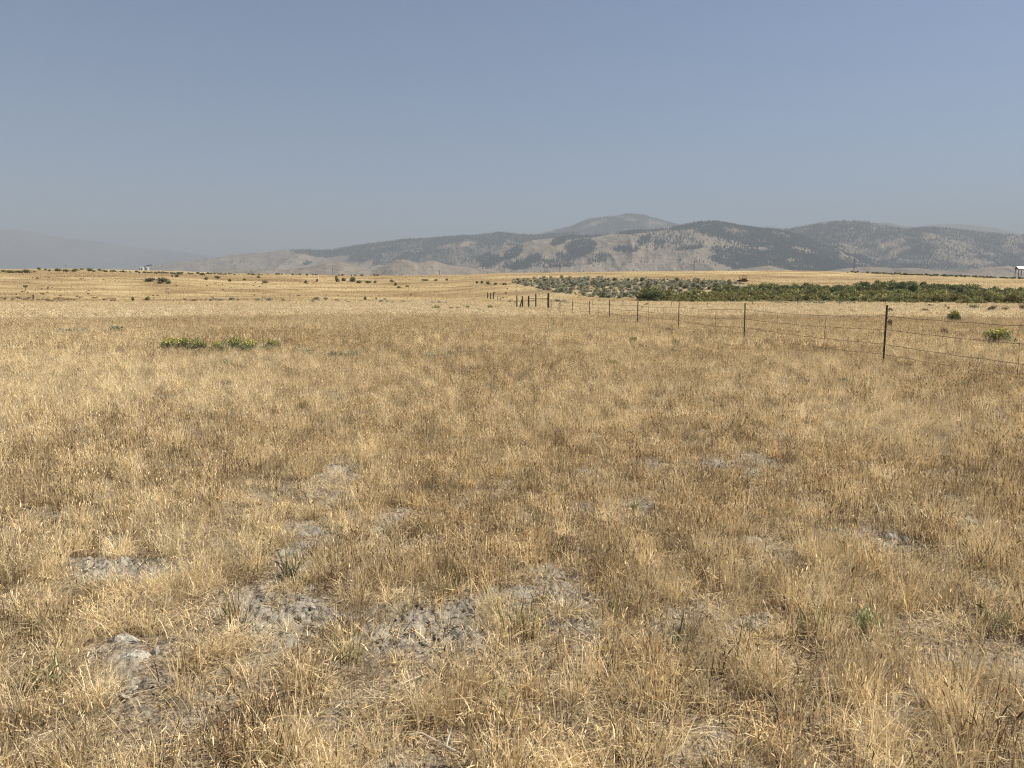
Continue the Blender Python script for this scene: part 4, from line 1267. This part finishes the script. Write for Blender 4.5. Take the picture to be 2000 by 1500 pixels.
def stalks(name, u, p, ends, r, mat, label, cat):
    """dead branch: forked thin stalks; ends in picture pixels relative to the foot, third value is height above ground in metres"""
    x, y, z = hit(u, p)
    mb = MB()
    for path in ends:
        pts = []
        for (du, dv, hh) in path:
            qx, qy, qz = hit(u + du, p + dv)
            pts.append((qx, qy, qz + hh))
        mb.tube(pts, [r * (1 - .6 * i / max(1, len(pts) - 1)) for i in range(len(pts))], 5, (1, 1, 1))
    o = mb.build(name, mat); tag(o, label, cat)
stalks('dead_stick', 800, 1490, [[(0, 0, .1), (25, 2, .11), (52, 6, .09), (72, 12, .08), (80, 14, .06)], [(72, 12, .08), (110, 12, .05), (130, 10, .03)], [(72, 12, .08), (78, 0, .1), (84, -6, .12)]],
       .0035, M['wood_pale'], 'pale bare stick lying in the grass at the bottom edge', 'stick')
stalks('dead_stick', 1474, 1245, [[(0, 0, 0), (0, 0, .12), (-3, 0, .26), (-5, 0, .36)]], .0022, M['wood_pale'], 'single pale upright stalk in the right foreground', 'stalk')
stalks('dead_branch', 1545, 655, [[(-5, -6, .1), (20, 0, .12), (38, 1, .15)], [(8, -1, .1), (16, -4, .3), (20, -6, .4)], [(0, 4, .05), (30, 3, .1), (36, 2, .1)]], .010, M['wood_pale'],
       'pale fallen branch in the grass between second and first post', 'branch')
stalks('dead_branch', 1590, 680, [[(-18, 12, .03), (4, 7, .12), (18, 2, .2)], [(-8, -2, .1), (8, 1, .18), (20, 3, .2)], [(-20, 0, .1), (0, 2, .15)]], .009, M['wood_pale'],
       'pale forked branch leaning on the bottom wire', 'branch')
stalks('dead_branch', 1462, 668, [[(0, 4, .02), (6, -1, .2), (14, -8, .3)], [(-22, 2, .02), (-14, -8, .25), (-18, -18, .5)], [(6, 6, .02), (22, 0, .12), (40, -4, .12)]], .009, M['wood_pale'],
       'pale dead twigs around the foot of the second post', 'branch')
stalks('dead_branch', 1716, 694, [[(0, 4, .02), (-6, -3, .15)]], .009, M['wood_pale'], 'short pale twig left of the nearest post', 'branch')
stalks('dead_branch', 540, 676, [[(-14, 4, .1), (0, 0, .28), (12, 6, .2), (16, 14, .05)]], .012, M['wood_pale'], 'dead pale branch at the right end of the yellow cluster', 'branch')

# ------------------------------------------------------------------ near wire fence
def tpost(h, wdt, mat_name='post'):
    mb = MB(); w, t, d = wdt, .009, wdt * .8
    z0, z1 = -.15, h
    prof = [(-w / 2, 0), (w / 2, 0), (w / 2, t), (t / 2, t), (t / 2, d), (-t / 2, d), (-t / 2, t), (-w / 2, t)]
    n = len(prof)
    mb.add([(a, b, z0) for a, b in prof] + [(a, b, z1) for a, b in prof],
           [(i, (i + 1) % n, n + (i + 1) % n, n + i) for i in range(n)] + [tuple(range(n - 1, -1, -1)), tuple(range(n, 2 * n))])
    z = .12
    while z < h - .03:
        mb.box((-.009, -.006, z), (.009, .0, z + .018)); z += .055
    mb.box((-w * .42, t + .001, -.12), (w * .42, t + .004, .02))
    return mb

fence = empty('wire_fence', (8.0, 30.0, gh(8.0, 30.0)))
tag(fence, 'sagging barbed wire fence on dark steel posts running into the field', 'fence')
FD = [8.6, 17.4, 26.3, 34.4, 42.4, 50.4, 58.4, 66.2, 74.5, 82.5]
def fx(D): return np.interp(D, [8.6, 17.4, 26.3, 34.4, 42.4, 50.4, 58.4, 66.2, 74.5, 86.0], [8.95, 8.56, 8.07, 7.56, 7.02, 6.47, 5.95, 5.30, 4.62, 4.10])
off = Vector(fence.location)
posts = []
for i, D in enumerate(FD):
    x = float(fx(D)); z = gh(x, D)
    h = [1.34, 1.355, 1.32, 1.31, 1.30, 1.33, 1.28, 1.3, 1.3, 1.3][i]
    o = tpost(h, .044 if i < 4 else .058).build('fence_post', M['post'], fence)
    lean = [.01, -.012, .02, -.01, .008, .015, -.02, .02, -.015, 0][i]
    o.location = Vector((x, D, z)) - off
    o.rotation_euler = (random.uniform(-.01, .01), lean, R(95) + random.uniform(-.15, .15))
    posts.append((x, D, z, lean))
for (px_, py_, pz_, pl_) in posts[1:5]: KEEP_OUT.append((px_, py_ - .5, .5))
WH = [1.09, .80, .49, .22]
endp = (4.12, 86.0)
anchor = posts + [(endp[0], endp[1], gh(*endp), 0)]
WIREPT = {}
for k, hz in enumerate(WH):
    pts = []
    for i in range(len(anchor) - 1):
        a, b = anchor[i], anchor[i + 1]
        ja, jb = [((math.sin(q * 7.3 + k * 2.1)) * .022) for q in (i, i + 1)]
        n = 22 if i < 4 else 12
        sag = [.05, .075, .06, .055, .05, .06, .05, .05, .05, .05][i] * (1.0 + .35 * math.sin(i * 3 + k))
        seg = []
        for j in range(n):
            t = j / n
            x = a[0] + (b[0] - a[0]) * t; y = a[1] + (b[1] - a[1]) * t
            za = a[2] + hz + ja; zb = b[2] + hz + jb
            z = za + (zb - za) * t - 4 * sag * t * (1 - t) + .006 * math.sin(j * 1.9 + i + k)
            seg.append((x - .05, y, z))
        pts += seg; WIREPT[(i, k)] = seg
    pts.append((anchor[-1][0], anchor[-1][1], anchor[-1][2] + hz))
    mb = MB()
    P = [Vector(q) - off for q in pts]
    rad = [.0045 + .00008 * max(0, q[1] - 10) for q in pts]
    mb.tube(P, rad, 5)
    # second strand twisted round the first and the barbs, on the near spans
    for i in range(0, 3):
        seg = [Vector(q) - off for q in WIREPT[(i, k)]] + [Vector(WIREPT[(i + 1, k)][0]) - off]
        L = sum((seg[j + 1] - seg[j]).length for j in range(len(seg) - 1)); nb = int(L / .13)
        for q in range(nb):
            t = (q + .5) / nb * (len(seg) - 1); j = int(t); p = seg[j].lerp(seg[j + 1], t - j)
            for s_ in range(2):
                dv = Vector((random.uniform(-1, 1), random.uniform(-.4, .4), random.uniform(-1, 1))).normalized() * .014
                mb.tube([p - dv, p + dv], .0015, 3, None, False)
    mb.build('wire', M['wire'], fence)
# wire stays
for (i, t, top, bot, lean) in [(0, .5, 0, 1, .0), (0, .50, 1, 3, .0), (1, .34, 0, 3, .03), (1, .72, 0, 3, -.07), (2, .38, 0, 3, .02), (2, .68, 0, 2, 0), (3, .35, 0, 3, .02), (3, .7, 0, 3, 0), (4, .5, 0, 3, 0), (5, .5, 0, 3, 0), (6, .5, 0, 3, 0), (0, .2, 0, 3, .03)]:
    mb = MB(); a = WIREPT[(i, top)]; b = WIREPT[(i, bot)]
    j = int(t * len(a)); p0 = Vector(a[j]); p1 = Vector(b[j]); p1.y += lean * 3
    if (i, top) == (0, 0) and bot == 1: p1.y += .16
    n = 10; pts = []
    for q in range(n + 1):
        s = q / n; pts.append(p0.lerp(p1, s) - off + Vector((.004 * math.sin(q * 2.5), .006 * math.cos(q * 2.5) - .02 * math.sin(s * 3.14), .02 - .04 * s)))
    mb.tube(pts, .0045 + .0008 * i, 4)
    mb.build('wire_stay', M['wire'], fence)

for u_, p_, r_ in ((262, 1288, .11), (240, 1252, .12), (1740, 1056, .12)):
    a_, b_, c_ = hit(u_, p_); KEEP_OUT.append((a_, b_, r_))
# ------------------------------------------------------------------ the grass itself, round the plants
def band(a0, a1, b0, b1, dens):
    """a belt of points that fades in over a0..a1 metres and out over b0..b1"""
    x, y = sector(a0, b1, dens)
    r = np.hypot(x, y)
    k = rng.uniform(0, 1, len(x)) < sstep(a0 - 1e-3, a1, r) * (1 - sstep(b0, b1, r))
    return x[k], y[k]
G15 = (list(range(0, 5)), list(range(5, 9)), list(range(9, 12)))
G9 = ([0, 1, 2], [3, 4, 5], [6, 7, 8], None)
x, y = band(1.5, 1.6, 6, 11, 118)
place_grass('grass', x, y, C_NEAR, G15 + ([([12], .025), ([13, 14], .32)],), .46, .80, 'dry golden grass stems with seed heads in the foreground')
x, y = band(6, 11, 21, 27, 50)
place_grass('grass', x, y, C_NEAR2, G15 + ([([12], .012), ([13, 14], .18)],), .55, .88, 'dry straw coloured grass of the middle field', lo=.35, hi=.49)
x, y = band(21, 27, 50, 62, 38)
place_grass('grass', x, y, C_MID, ([0, 1, 2, 3], [4, 5, 6], [7, 8, 9], None), .65, .95, 'dense dry grass further across the field', thin=False, lo=.31, hi=.43)
x, y = band(50, 62, 100, 125, 10)
place_grass('grass', x, y, C_FAR, G9, .65, 1.0, 'dry grass of the far part of the field', thin=False, lo=.36, hi=.46)
x, y = band(100, 125, 205, 235, 3.6)
place_grass('grass', x, y, C_FAR, G9, .8, 1.3, 'dry grass at the far side of the field', thin=False, lo=.36, hi=.46)
x, y = band(205, 235, 560, 640, .16)
place_grass('grass', x, y, C_FAR, G9, 1.1, 2.0, 'dry grass on the slopes of the bench', thin=False, lo=.38, hi=.48)

# ------------------------------------------------------------------ dried pale lumps
def dung_mat():
    m = NT('sun_bleached_dung')
    tc = m.n('ShaderNodeTexCoord').outputs['Object']
    mp = m.n('ShaderNodeMapping'); mp.inputs['Scale'].default_value = (30, 75, 60); mp.inputs['Rotation'].default_value = (0, 0, .5); m.l(tc, mp.inputs[0])
    n = m.noise(1.0, 6, mp.outputs[0], .65, 1.5)
    c = m.ramp(n, [(.30, (.16, .14, .11)), (.42, (.46, .42, .34)), (.6, (.58, .54, .45)), (.75, (.68, .64, .54))])
    n2 = m.noise(26, 5, tc, .7)
    c = m.mix(1.0, c, m.ramp(n2, [(.38, (.45, .42, .38)), (.5, (1, 1, 1))]), 'MULTIPLY')
    m.bsdf(c, .95, .05, 0, n, 1.0, .02); return m.m
M['dung'] = dung_mat()
def lump(u, p, wpx, hgt, label, seed, aspect=.8):
    x0, y0, z0 = hit(u, p)
    w = wpx / FPX * y0 * .5
    n, m_ = 110, 46
    th = np.linspace(0, 2 * np.pi, n, endpoint=False); rr = np.linspace(0, 1, m_)
    T, Q = np.meshgrid(th, rr)
    edge = 1 + .3 * (fbm(np.cos(T) * 1.3 + seed, np.sin(T) * 1.3, 3, seed) - .5) * 2
    X = w * Q * edge * np.cos(T); Y = w * aspect * Q * edge * np.sin(T)
    lay = .5 * ridged(X * 16 + seed, Y * 34, 4, seed + 3) + .5 * fbm(X * 60 + seed, Y * 60, 4, seed + 3)
    Z = hgt * np.clip(1 - Q ** 2.2, 0, 1) * (.15 + 1.5 * lay) + hgt * .5 * np.floor(lay * 7) / 7 - .02 * Q ** 3
    v = np.stack([X.ravel(), Y.ravel(), Z.ravel()], 1)
    idx = np.arange(n * m_).reshape(m_, n)
    f = np.stack([idx[:-1], idx[1:], np.roll(idx[1:], -1, 1), np.roll(idx[:-1], -1, 1)], 2).reshape(-1, 4)
    o = link('dried_dung', np_mesh('dried_dung', v, f, M['dung'], None, True))
    o.location = (x0, y0, z0 + .016)
    tag(o, label, 'dung')
lump(262, 1285, 66, .012, 'large bleached dung pat with wrinkled top in the lower left', 3)
lump(238, 1250, 62, .009, 'broken bleached dung pat just behind the large one', 8, .6)
lump(306, 1276, 20, .014, 'small grey dung piece right of the large pat', 12)
lump(1734, 1052, 40, .028, 'angular white lump in the grass at the right', 21, .5)
lump(1768, 1060, 22, .02, 'small white lump right of the angular one', 25, .6)
lump(1630, 1046, 16, .035, 'small pale upright lump left of the angular white one', 29, .5)
lump(405, 1428, 18, .02, 'tiny pale dung fragment near the bottom left', 33)

# far fence across the pasture
fence2 = empty('wire_fence', (25.0, 112.0, gh(25.0, 112.0))); off2 = Vector(fence2.location)
tag(fence2, 'thin distant wire fence crossing the pasture in front of the willows', 'fence')
fp = [(1095, 115, 1.0, 0), (1158, 115, 1.05, 0), (1217, 115, 1.1, 0), (1312, 112, 1.0, 0), (1384, 108, 1.25, .18), (1470, 112, .95, 0), (1558, 110, 1.15, 0), (1640, 112, .95, 0), (1730, 112, 1.2, 0), (1771, 108, 1.0, 0), (1890, 103, 1.15, -.05), (1905, 105, .9, 0), (1990, 104, .95, 0), (2080, 104, 1, 0)]
tops = []
for (u, D, h, ln) in fp:
    x = (u - 1000) / 1490 * D; z = gh(x, D)
    o = tpost(h, .055).build('fence_post', M['post'], fence2)
    o.location = Vector((x, D, z)) - off2; o.rotation_euler = (0, ln, R(180)); tops.append((x, D, z, h))
for hz in (.85, .55, .28):
    mb = MB(); pts = []
    for i in range(len(tops) - 1):
        a, b = tops[i], tops[i + 1]
        for j in range(6):
            t = j / 6; pts.append(Vector((a[0] + (b[0] - a[0]) * t, a[1] + (b[1] - a[1]) * t - .03, a[2] + (b[2] - a[2]) * t + hz - .2 * t * (1 - t))) - off2)
    mb.tube(pts, .0045, 4); mb.build('wire', M['wire'], fence2)

# ------------------------------------------------------------------ old wooden gate and posts
def wood_post(mb, x, y, z0, z1, r, dx=0, dy=0, n=8, taper=.9):
    pts = [(x, y, z0), (x + dx * .5 + random.uniform(-.01, .01), y + dy * .5, (z0 + z1) / 2), (x + dx, y + dy, z1), (x + dx, y + dy, z1 + r * .3)]
    mb.tube(pts, [r, r * .97, r * taper, r * taper * .6], n)
gx, gy = (1046 - 1000) / 1490 * 98, 98.0
gate = empty('wooden_gate', (gx, gy, gh(gx, gy))); og = Vector(gate.location)
tag(gate, 'broken old wooden gate of leaning posts and rails where the fences meet', 'gate')
def gp(u, ptop, pbot, D, r, du=0, label=None, mat='wood'):
    x = (u - 1000) / 1490 * D; z = gh(x, D)
    ztop = float(pt(u, ptop, D)[2])
    mb = MB(); wood_post(mb, 0, 0, -.2, ztop - z, r, dx=du / 1490 * D)
    o = mb.build('post', M[mat], gate); o.location = Vector((x, D, z)) - og
    if label: o['label'] = label
    return x, D, z
gp(1009.5, 577, 598, 100, .085)
gp(1014, 579, 598, 99, .075, 7)
gp(1021, 579, 590, 100, .09, -1)
gp(1025, 583, 600, 98, .03, -2, 'thin bleached stake', 'wood_pale')
gp(1032.5, 578, 593, 100, .11)
gp(1046.5, 574.5, 592, 100, .09, 0)
gp(1071, 573, 594, 88, .13, 0, 'thick corner post')
gp(1047, 590, 600, 97, .025)
gp(1069.5, 590, 605, 87, .03)
for (u0, p0, D0, u1, p1, D1, r) in [(1034, 583.5, 99.6, 1071, 583.2, 88.2, .04), (1022, 587.5, 99.7, 1045, 587.5, 99.8, .045)]:
    a = Vector([float(q) for q in pt(u0, p0, D0)]); b = Vector([float(q) for q in pt(u1, p1, D1)])
    mb = MB(); mb.tube([a - og, (a + b) / 2 - og + Vector((0, 0, -.02)), b - og], r, 6); mb.build('rail', M['wood'], gate)

for (u, ptop, pbot, r, lab) in [(952.5, 571.5, 583, .17, 'dark weathered wooden post, left one of three in a row'), (958.3, 572, 584, .16, 'dark weathered wooden post, middle one of three in a row'),
                                (963.8, 571.5, 584, .17, 'dark weathered wooden post, right one of three in a row'), (65.5, 576, 586, .22, 'lone thick wooden stump post at the far left field edge')]:
    x, y, z = hit(u, pbot); mb = MB()
    zt = float(pt(u, ptop, y)[2]) - z
    wood_post(mb, 0, 0, -.2, zt, r)
    o = mb.build('wooden_post', M['wood']); o.location = (x, y, z); tag(o, lab, 'post')
# thin stakes right of the three posts
for (u, ptop, pbot) in [(972, 579, 588), (978, 580, 589), (1088, 579, 590), (1331, 543, 550), (1302, 538, 543), (1263, 540, 544), (1412, 539, 547)]:
    x, y, z = hit(u, pbot); mb = MB(); zt = float(pt(u, ptop, y)[2]) - z
    wood_post(mb, 0, 0, -.2, zt, .07 if u < 1100 else .12)
    o = mb.build('stake', M['wood']); o.location = (x, y, z)
    lab = {972: 'thin leaning stake just right of the three dark posts', 978: 'second thin stake right of the three dark posts', 1088: 'thin stake right of the thick corner post',
           1331: 'short dark stake in the sagebrush on the bank', 1302: 'dark stake on the bench above the sagebrush', 1263: 'small dark stake on the bench left of the other', 1412: 'thin dark stake left of the rusty machine'}[u]
    tag(o, lab, 'stake')

# small sapling at far left and dead snag on the bank
x, y, z = hit(50, 569)
t = empty('sapling', (x, y, z)); tag(t, 'tiny sapling with a dark tuft on a bare stem at far left', 'tree')
mb = MB(); mb.tube([(0, 0, -.1), (.05, 0, 1.0), (0, 0, 2.0)], [.1, .07, .04], 6, (.2, .16, .12)); mb.build('trunk', M['bark'], t)
v, f, c = leaf_cloud(77, 260, [(0, 0, 1.6, .7, .7, .3), (-.3, 0, 1.9, .5, .5, .25), (.4, 0, 1.9, .5, .4, .2)], .22, GREENS['shrub']); link('crown', np_mesh('crown', v, f, M['leaf'], {'Col': c}), t)
x, y, z = hit(1090, 551)
mb = MB()
for a, h in ((-.5, 1.8), (-.2, 2.1), (.1, 1.9), (.45, 1.6), (.8, 1.3)):
    mb.tube([(a * .3, 0, -.1), (a * .8, .05, h * .6), (a, 0, h)], [.09, .07, .03], 5, (.9, .9, .9))
o = mb.build('dead_bush', M['wood_pale']); o.location = (x, y, z); tag(o, 'pale dead bush with bare upright stems in the sagebrush', 'bush')

# ------------------------------------------------------------------ utility poles
def utility_pole(u, ptop, D, label, cross=True, crossw=2.4, r=.16):
    x = (u - 1000) / 1493 * D; z = gh(x, D); ztop = float(pt(u, ptop, D)[2]); h = ztop - z
    t = empty('utility_pole', (x, D, z)); tag(t, label, 'pole')
    mb = MB(); mb.tube([(0, 0, -.3), (0, 0, h * .5), (0, 0, h)], [r, r * .85, r * .7], 8); mb.build('pole', M['pole'], t)
    if cross:
        mb = MB(); mb.box((-crossw / 2, -.19, h - .75), (crossw / 2, -.13, h - .6)); mb.build('crossarm', M['pole'], t)
        for sx in (-.46, -.2, .2, .46):
            mb = MB(); mb.tube([(sx * crossw, -.16, h - .6), (sx * crossw, -.16, h - .5), (sx * crossw, -.16, h - .36)], [.05, .07, .04], 6); mb.build('insulator', M['post_dark'], t)
    return h
utility_pole(131, 517.5, 950, 'small distant utility pole on the crest at far left', True, 3.6, .2)
utility_pole(460, 516.5, 800, 'utility pole with crossarm on the skyline left of centre', True, 3.4, .24)
utility_pole(650.5, 523.5, 800, 'utility pole above the tall dark bush on the skyline', True, 1.6, .25)
utility_pole(858.5, 528, 850, 'short looking utility pole on the skyline under the forested ridge', True, 2.4, .25)
utility_pole(1093.5, 514.5, 800, 'utility pole on the skyline near the middle of the picture', False, r=.3)
utility_pole(1355, 509.5, 720, 'utility pole on the skyline left of the rusty machine', True, 1.2, .28)
utility_pole(1666.5, 505, 620, 'tallest utility pole standing on the skyline right of the machine', True, .9, .24)

# ------------------------------------------------------------------ grain silos
def silo(D, u, wpx, ptop, label):
    x = (u - 1000) / 1493 * D; z = gh(x, D); r = wpx / FPX * D / 2; H = float(pt(u, ptop, D)[2]) - z
    t = empty('grain_silo', (x, D, z)); tag(t, label, 'silo', None)
    n = 28; body = H * .80
    for k in range(7):        # corrugated wall rings, each a sheet of its own
        mb = MB(); z0, z1 = body * k / 7, body * (k + 1) / 7 - .01; rk = r * (1 + .004 * (k % 2))
        prof = [(rk, z0), (rk * 1.012, (z0 * 3 + z1) / 4), (rk, (z0 + z1) / 2), (rk * 1.012, (z0 + z1 * 3) / 4), (rk, z1)]
        vs = [(q[0] * math.cos(2 * math.pi * i / n), q[0] * math.sin(2 * math.pi * i / n), q[1]) for q in prof for i in range(n)]
        fs = [(a * n + i, a * n + (i + 1) % n, (a + 1) * n + (i + 1) % n, (a + 1) * n + i) for a in range(4) for i in range(n)]
        mb.add(vs, fs); mb.build('wall_ring', M['galv'], t)
    mb = MB(); vs = [(r * 1.05 * math.cos(2 * math.pi * i / n), r * 1.05 * math.sin(2 * math.pi * i / n), body) for i in range(n)] + [(r * .15 * math.cos(2 * math.pi * i / n), r * .15 * math.sin(2 * math.pi * i / n), H * .97) for i in range(n)] + [(0, 0, H)]
    mb.add(vs, [(i, (i + 1) % n, n + (i + 1) % n, n + i) for i in range(n)] + [(n + i, n + (i + 1) % n, 2 * n) for i in range(n)]); rf = mb.build('roof', M['galv'], t)
    mb = MB(); mb.tube([(0, 0, H * .96), (0, 0, H * 1.03)], r * .16, 10); mb.build('hatch', M['galv'], rf)
    mb = MB()
    for s_ in (-.25, .25): mb.tube([(s_, -r * 1.06, 0), (s_, -r * 1.06, body)], .04, 4)
    for k in range(int(body / .5)): mb.tube([(-.25, -r * 1.06, .3 + k * .5), (.25, -r * 1.06, .3 + k * .5)], .025, 4)
    mb.build('ladder', M['post_dark'], t)
    return x, z, H
silo(900, 288.5, 7.2, 520.5, 'white round grain silo, the front one under the auger')
silo(905, 279.2, 5.6, 521, 'white grain silo, smaller one at the left of the pair')
silo(915, 275, 3.0, 521, 'narrow dark edged grain silo at the far left of the group')
D = 903; x = (285 - 1000) / 1493 * D; z = gh(x, D)
t = empty('grain_auger', (x, D, z)); tag(t, 'slanting grain auger reaching over the silos', 'auger')
P_ = lambda u, p: Vector([float(q) for q in pt(u, p, D - 6)]) - Vector((x, D, z))
mb = MB(); mb.tube([P_(282, 521), P_(290, 517.6)], .32, 8); mb.build('tube', M['post_dark'], t)
mb = MB(); mb.tube([P_(288, 520.4), P_(295.5, 517.4)], .32, 8); mb.build('tube', M['post_dark'], t)
mb = MB(); mb.tube([P_(289, 517), P_(289, 521)], .3, 6); mb.build('spout', M['post_dark'], t)
mb = MB(); a = P_(295.3, 517.6); mb.box((a.x - .6, a.y - .6, a.z - .6), (a.x + .6, a.y + .6, a.z + .5)); mb.build('motor', M['post_dark'], t)

# ------------------------------------------------------------------ open shed at the right edge
x0, y0, z0 = hit(1988, 543.5)
zr0, zr1 = float(pt(1981, 525, y0)[2]) - z0, float(pt(1984, 519.8, y0)[2]) - z0
t = empty('open_shed', (x0, y0, z0)); tag(t, 'open sided hay shed with pale metal roof at the right edge', 'shed')
LX, LY = 15.0, 4.2
k_ = 0
for (a, b) in [(0.3, 0), (5.2, 0), (10, 0), (14.7, 0), (0.3, LY), (5.2, LY), (10, LY), (14.7, LY)]:
    mb = MB(); zz = gh(x0 + a, y0 + b) - z0; mb.box((a - .16, b - .16, zz - .3), (a + .16, b + .16, zr0)); mb.build('post', M['post_dark'], t)
for b in (0, LY):
    mb = MB(); mb.box((0, b - .1 - (.2 if b == 0 else -.2), zr0 - .45), (LX, b + .1 - (.2 if b == 0 else -.2), zr0 - .003)); mb.build('beam', M['post_dark'], t)
ns = 15
for side in (0, 1):          # roof sheets, two slopes
    for i in range(ns):
        mb = MB(); xa, xb = -.5 + (LX + 1) * i / ns, -.5 + (LX + 1) * (i + 1) / ns - .02
        ya, yb = (-.8, LY / 2 - .01) if side == 0 else (LY + .8, LY / 2 + .01)
        za, zb = zr0 + .002, zr1
        zo = .012 * (i % 2)
        vs = [(xa, ya, za + zo), (xb, ya, za + zo), (xb, yb, zb + zo), (xa, yb, zb + zo), (xa, ya, za + zo + .05), (xb, ya, za + zo + .05), (xb, yb, zb + zo + .05), (xa, yb, zb + zo + .05)]
        mb.add(vs, [(0, 3, 2, 1), (4, 5, 6, 7), (0, 1, 5, 4), (1, 2, 6, 5), (2, 3, 7, 6), (3, 0, 4, 7)]); mb.build('roof_sheet', M['roofing'], t)

# ------------------------------------------------------------------ rusty old tractor on the bench
x0, y0, z0 = hit(1451, 550.3)
S_ = y0 / FPX   # metres per picture pixel at that distance
t = empty('rusty_tractor', (x0, y0, z0), R(4)); tag(t, 'rusty old crawler tractor with open frame cab and low blade on the bench', 'tractor')
def tb(name, a, b, mat): mb = MB(); mb.box(a, b); return mb.build(name, M[mat], t)
for sy in (-1.0, 1.0):      # tracks
    mb = MB(); n = 20; prof = []
    for i in range(n):
        w = 2 * math.pi * i / n; cx = 1.25 if math.cos(w) > 0 else -1.25
        prof.append((cx + .42 * math.cos(w), .42 + .42 * math.sin(w)))
    vs = [(p[0], sy - .25, p[1]) for p in prof] + [(p[0], sy + .25, p[1]) for p in prof]
    mb.add(vs, [(i, (i + 1) % n, n + (i + 1) % n, n + i) for i in range(n)] + [tuple(range(n - 1, -1, -1)), tuple(range(n, 2 * n))])
    tr = mb.build('track', M['dark_iron'], t)
    for wx in (-1.15, -.4, .4, 1.15):
        mb = MB(); mb.tube([(wx, sy - .29, .42), (wx, sy + .29, .42)], .3, 12); mb.build('wheel', M['rust'], tr)
tb('chassis', (-1.5, -.7, .45), (1.6, .7, .85), 'dark_iron')
mb = MB(); mb.box((-.2, -.55, .85), (1.5, .55, 1.45)); mb.box((-.1, -.45, 1.45), (1.4, .45, 1.62)); mb.build('hood', M['rust'], t)
tb('radiator', (1.5, -.58, .8), (1.62, .58, 1.55), 'rust')
tb('seat', (-1.1, -.4, .85), (-.6, .4, 1.15), 'dark_iron'); tb('seat_back', (-1.2, -.4, 1.15), (-1.08, .4, 1.6), 'rust')
mb = MB(); mb.tube([(.6, .2, 1.6), (.6, .2, 2.3)], .06, 8); mb.build('exhaust_pipe', M['rust'], t)
for (a, b) in [(-1.35, -.95), (-1.35, .95), (1.35, -.95), (1.35, .95), (0.1, -.95), (.1, .95)]:
    mb = MB(); mb.box((a - .07, b - .07, .85), (a + .07, b + .07, 2.72)); mb.build('cab_post', M['rust'], t)
mb = MB()
for b in (-.95, .95): mb.box((-1.45, b - .08, 2.723), (1.45, b + .08, 2.86))
for a in (-1.35, .1, 1.35): mb.box((a - .07, -.87, 2.73), (a + .07, .87, 2.85))
mb.build('cab_roof_frame', M['rust'], t)
mb = MB(); mb.box((-2.5, -1.5, .1), (-2.35, 1.5, .85)); mb.box((-2.35, -1.5, .1), (-2.1, 1.5, .2)); mb.build('blade', M['dark_iron'], t)
for sy in (-.6, .6): mb = MB(); mb.tube([(-2.35, sy, .4), (-1.3, sy, .5)], .09, 6); mb.build('blade_arm', M['dark_iron'], t)
tb('counterweight', (1.75, -1.0, .2), (2.3, 1.0, .8), 'rust'); tb('drawbar', (1.6, -.1, .4), (1.75, .1, .55), 'dark_iron')

# ------------------------------------------------------------------ smoke haze
hz = NT('haze_air')
pv = hz.n('ShaderNodeVolumePrincipled')
pv.inputs['Color'].default_value = (*HAZE_COLOR, 1)
pv.inputs['Density'].default_value = HAZE_DENSITY
pv.inputs['Anisotropy'].default_value = 0.0
hz.l(pv.outputs[0], hz.out.inputs['Volume'])
mb = MB(); mb.box((-46000, -46000, -30), (46000, 46000, 1750)); o = mb.build('haze', hz.m); tag(o, 'thin smoke haze filling the air over the plain', kind='stuff')
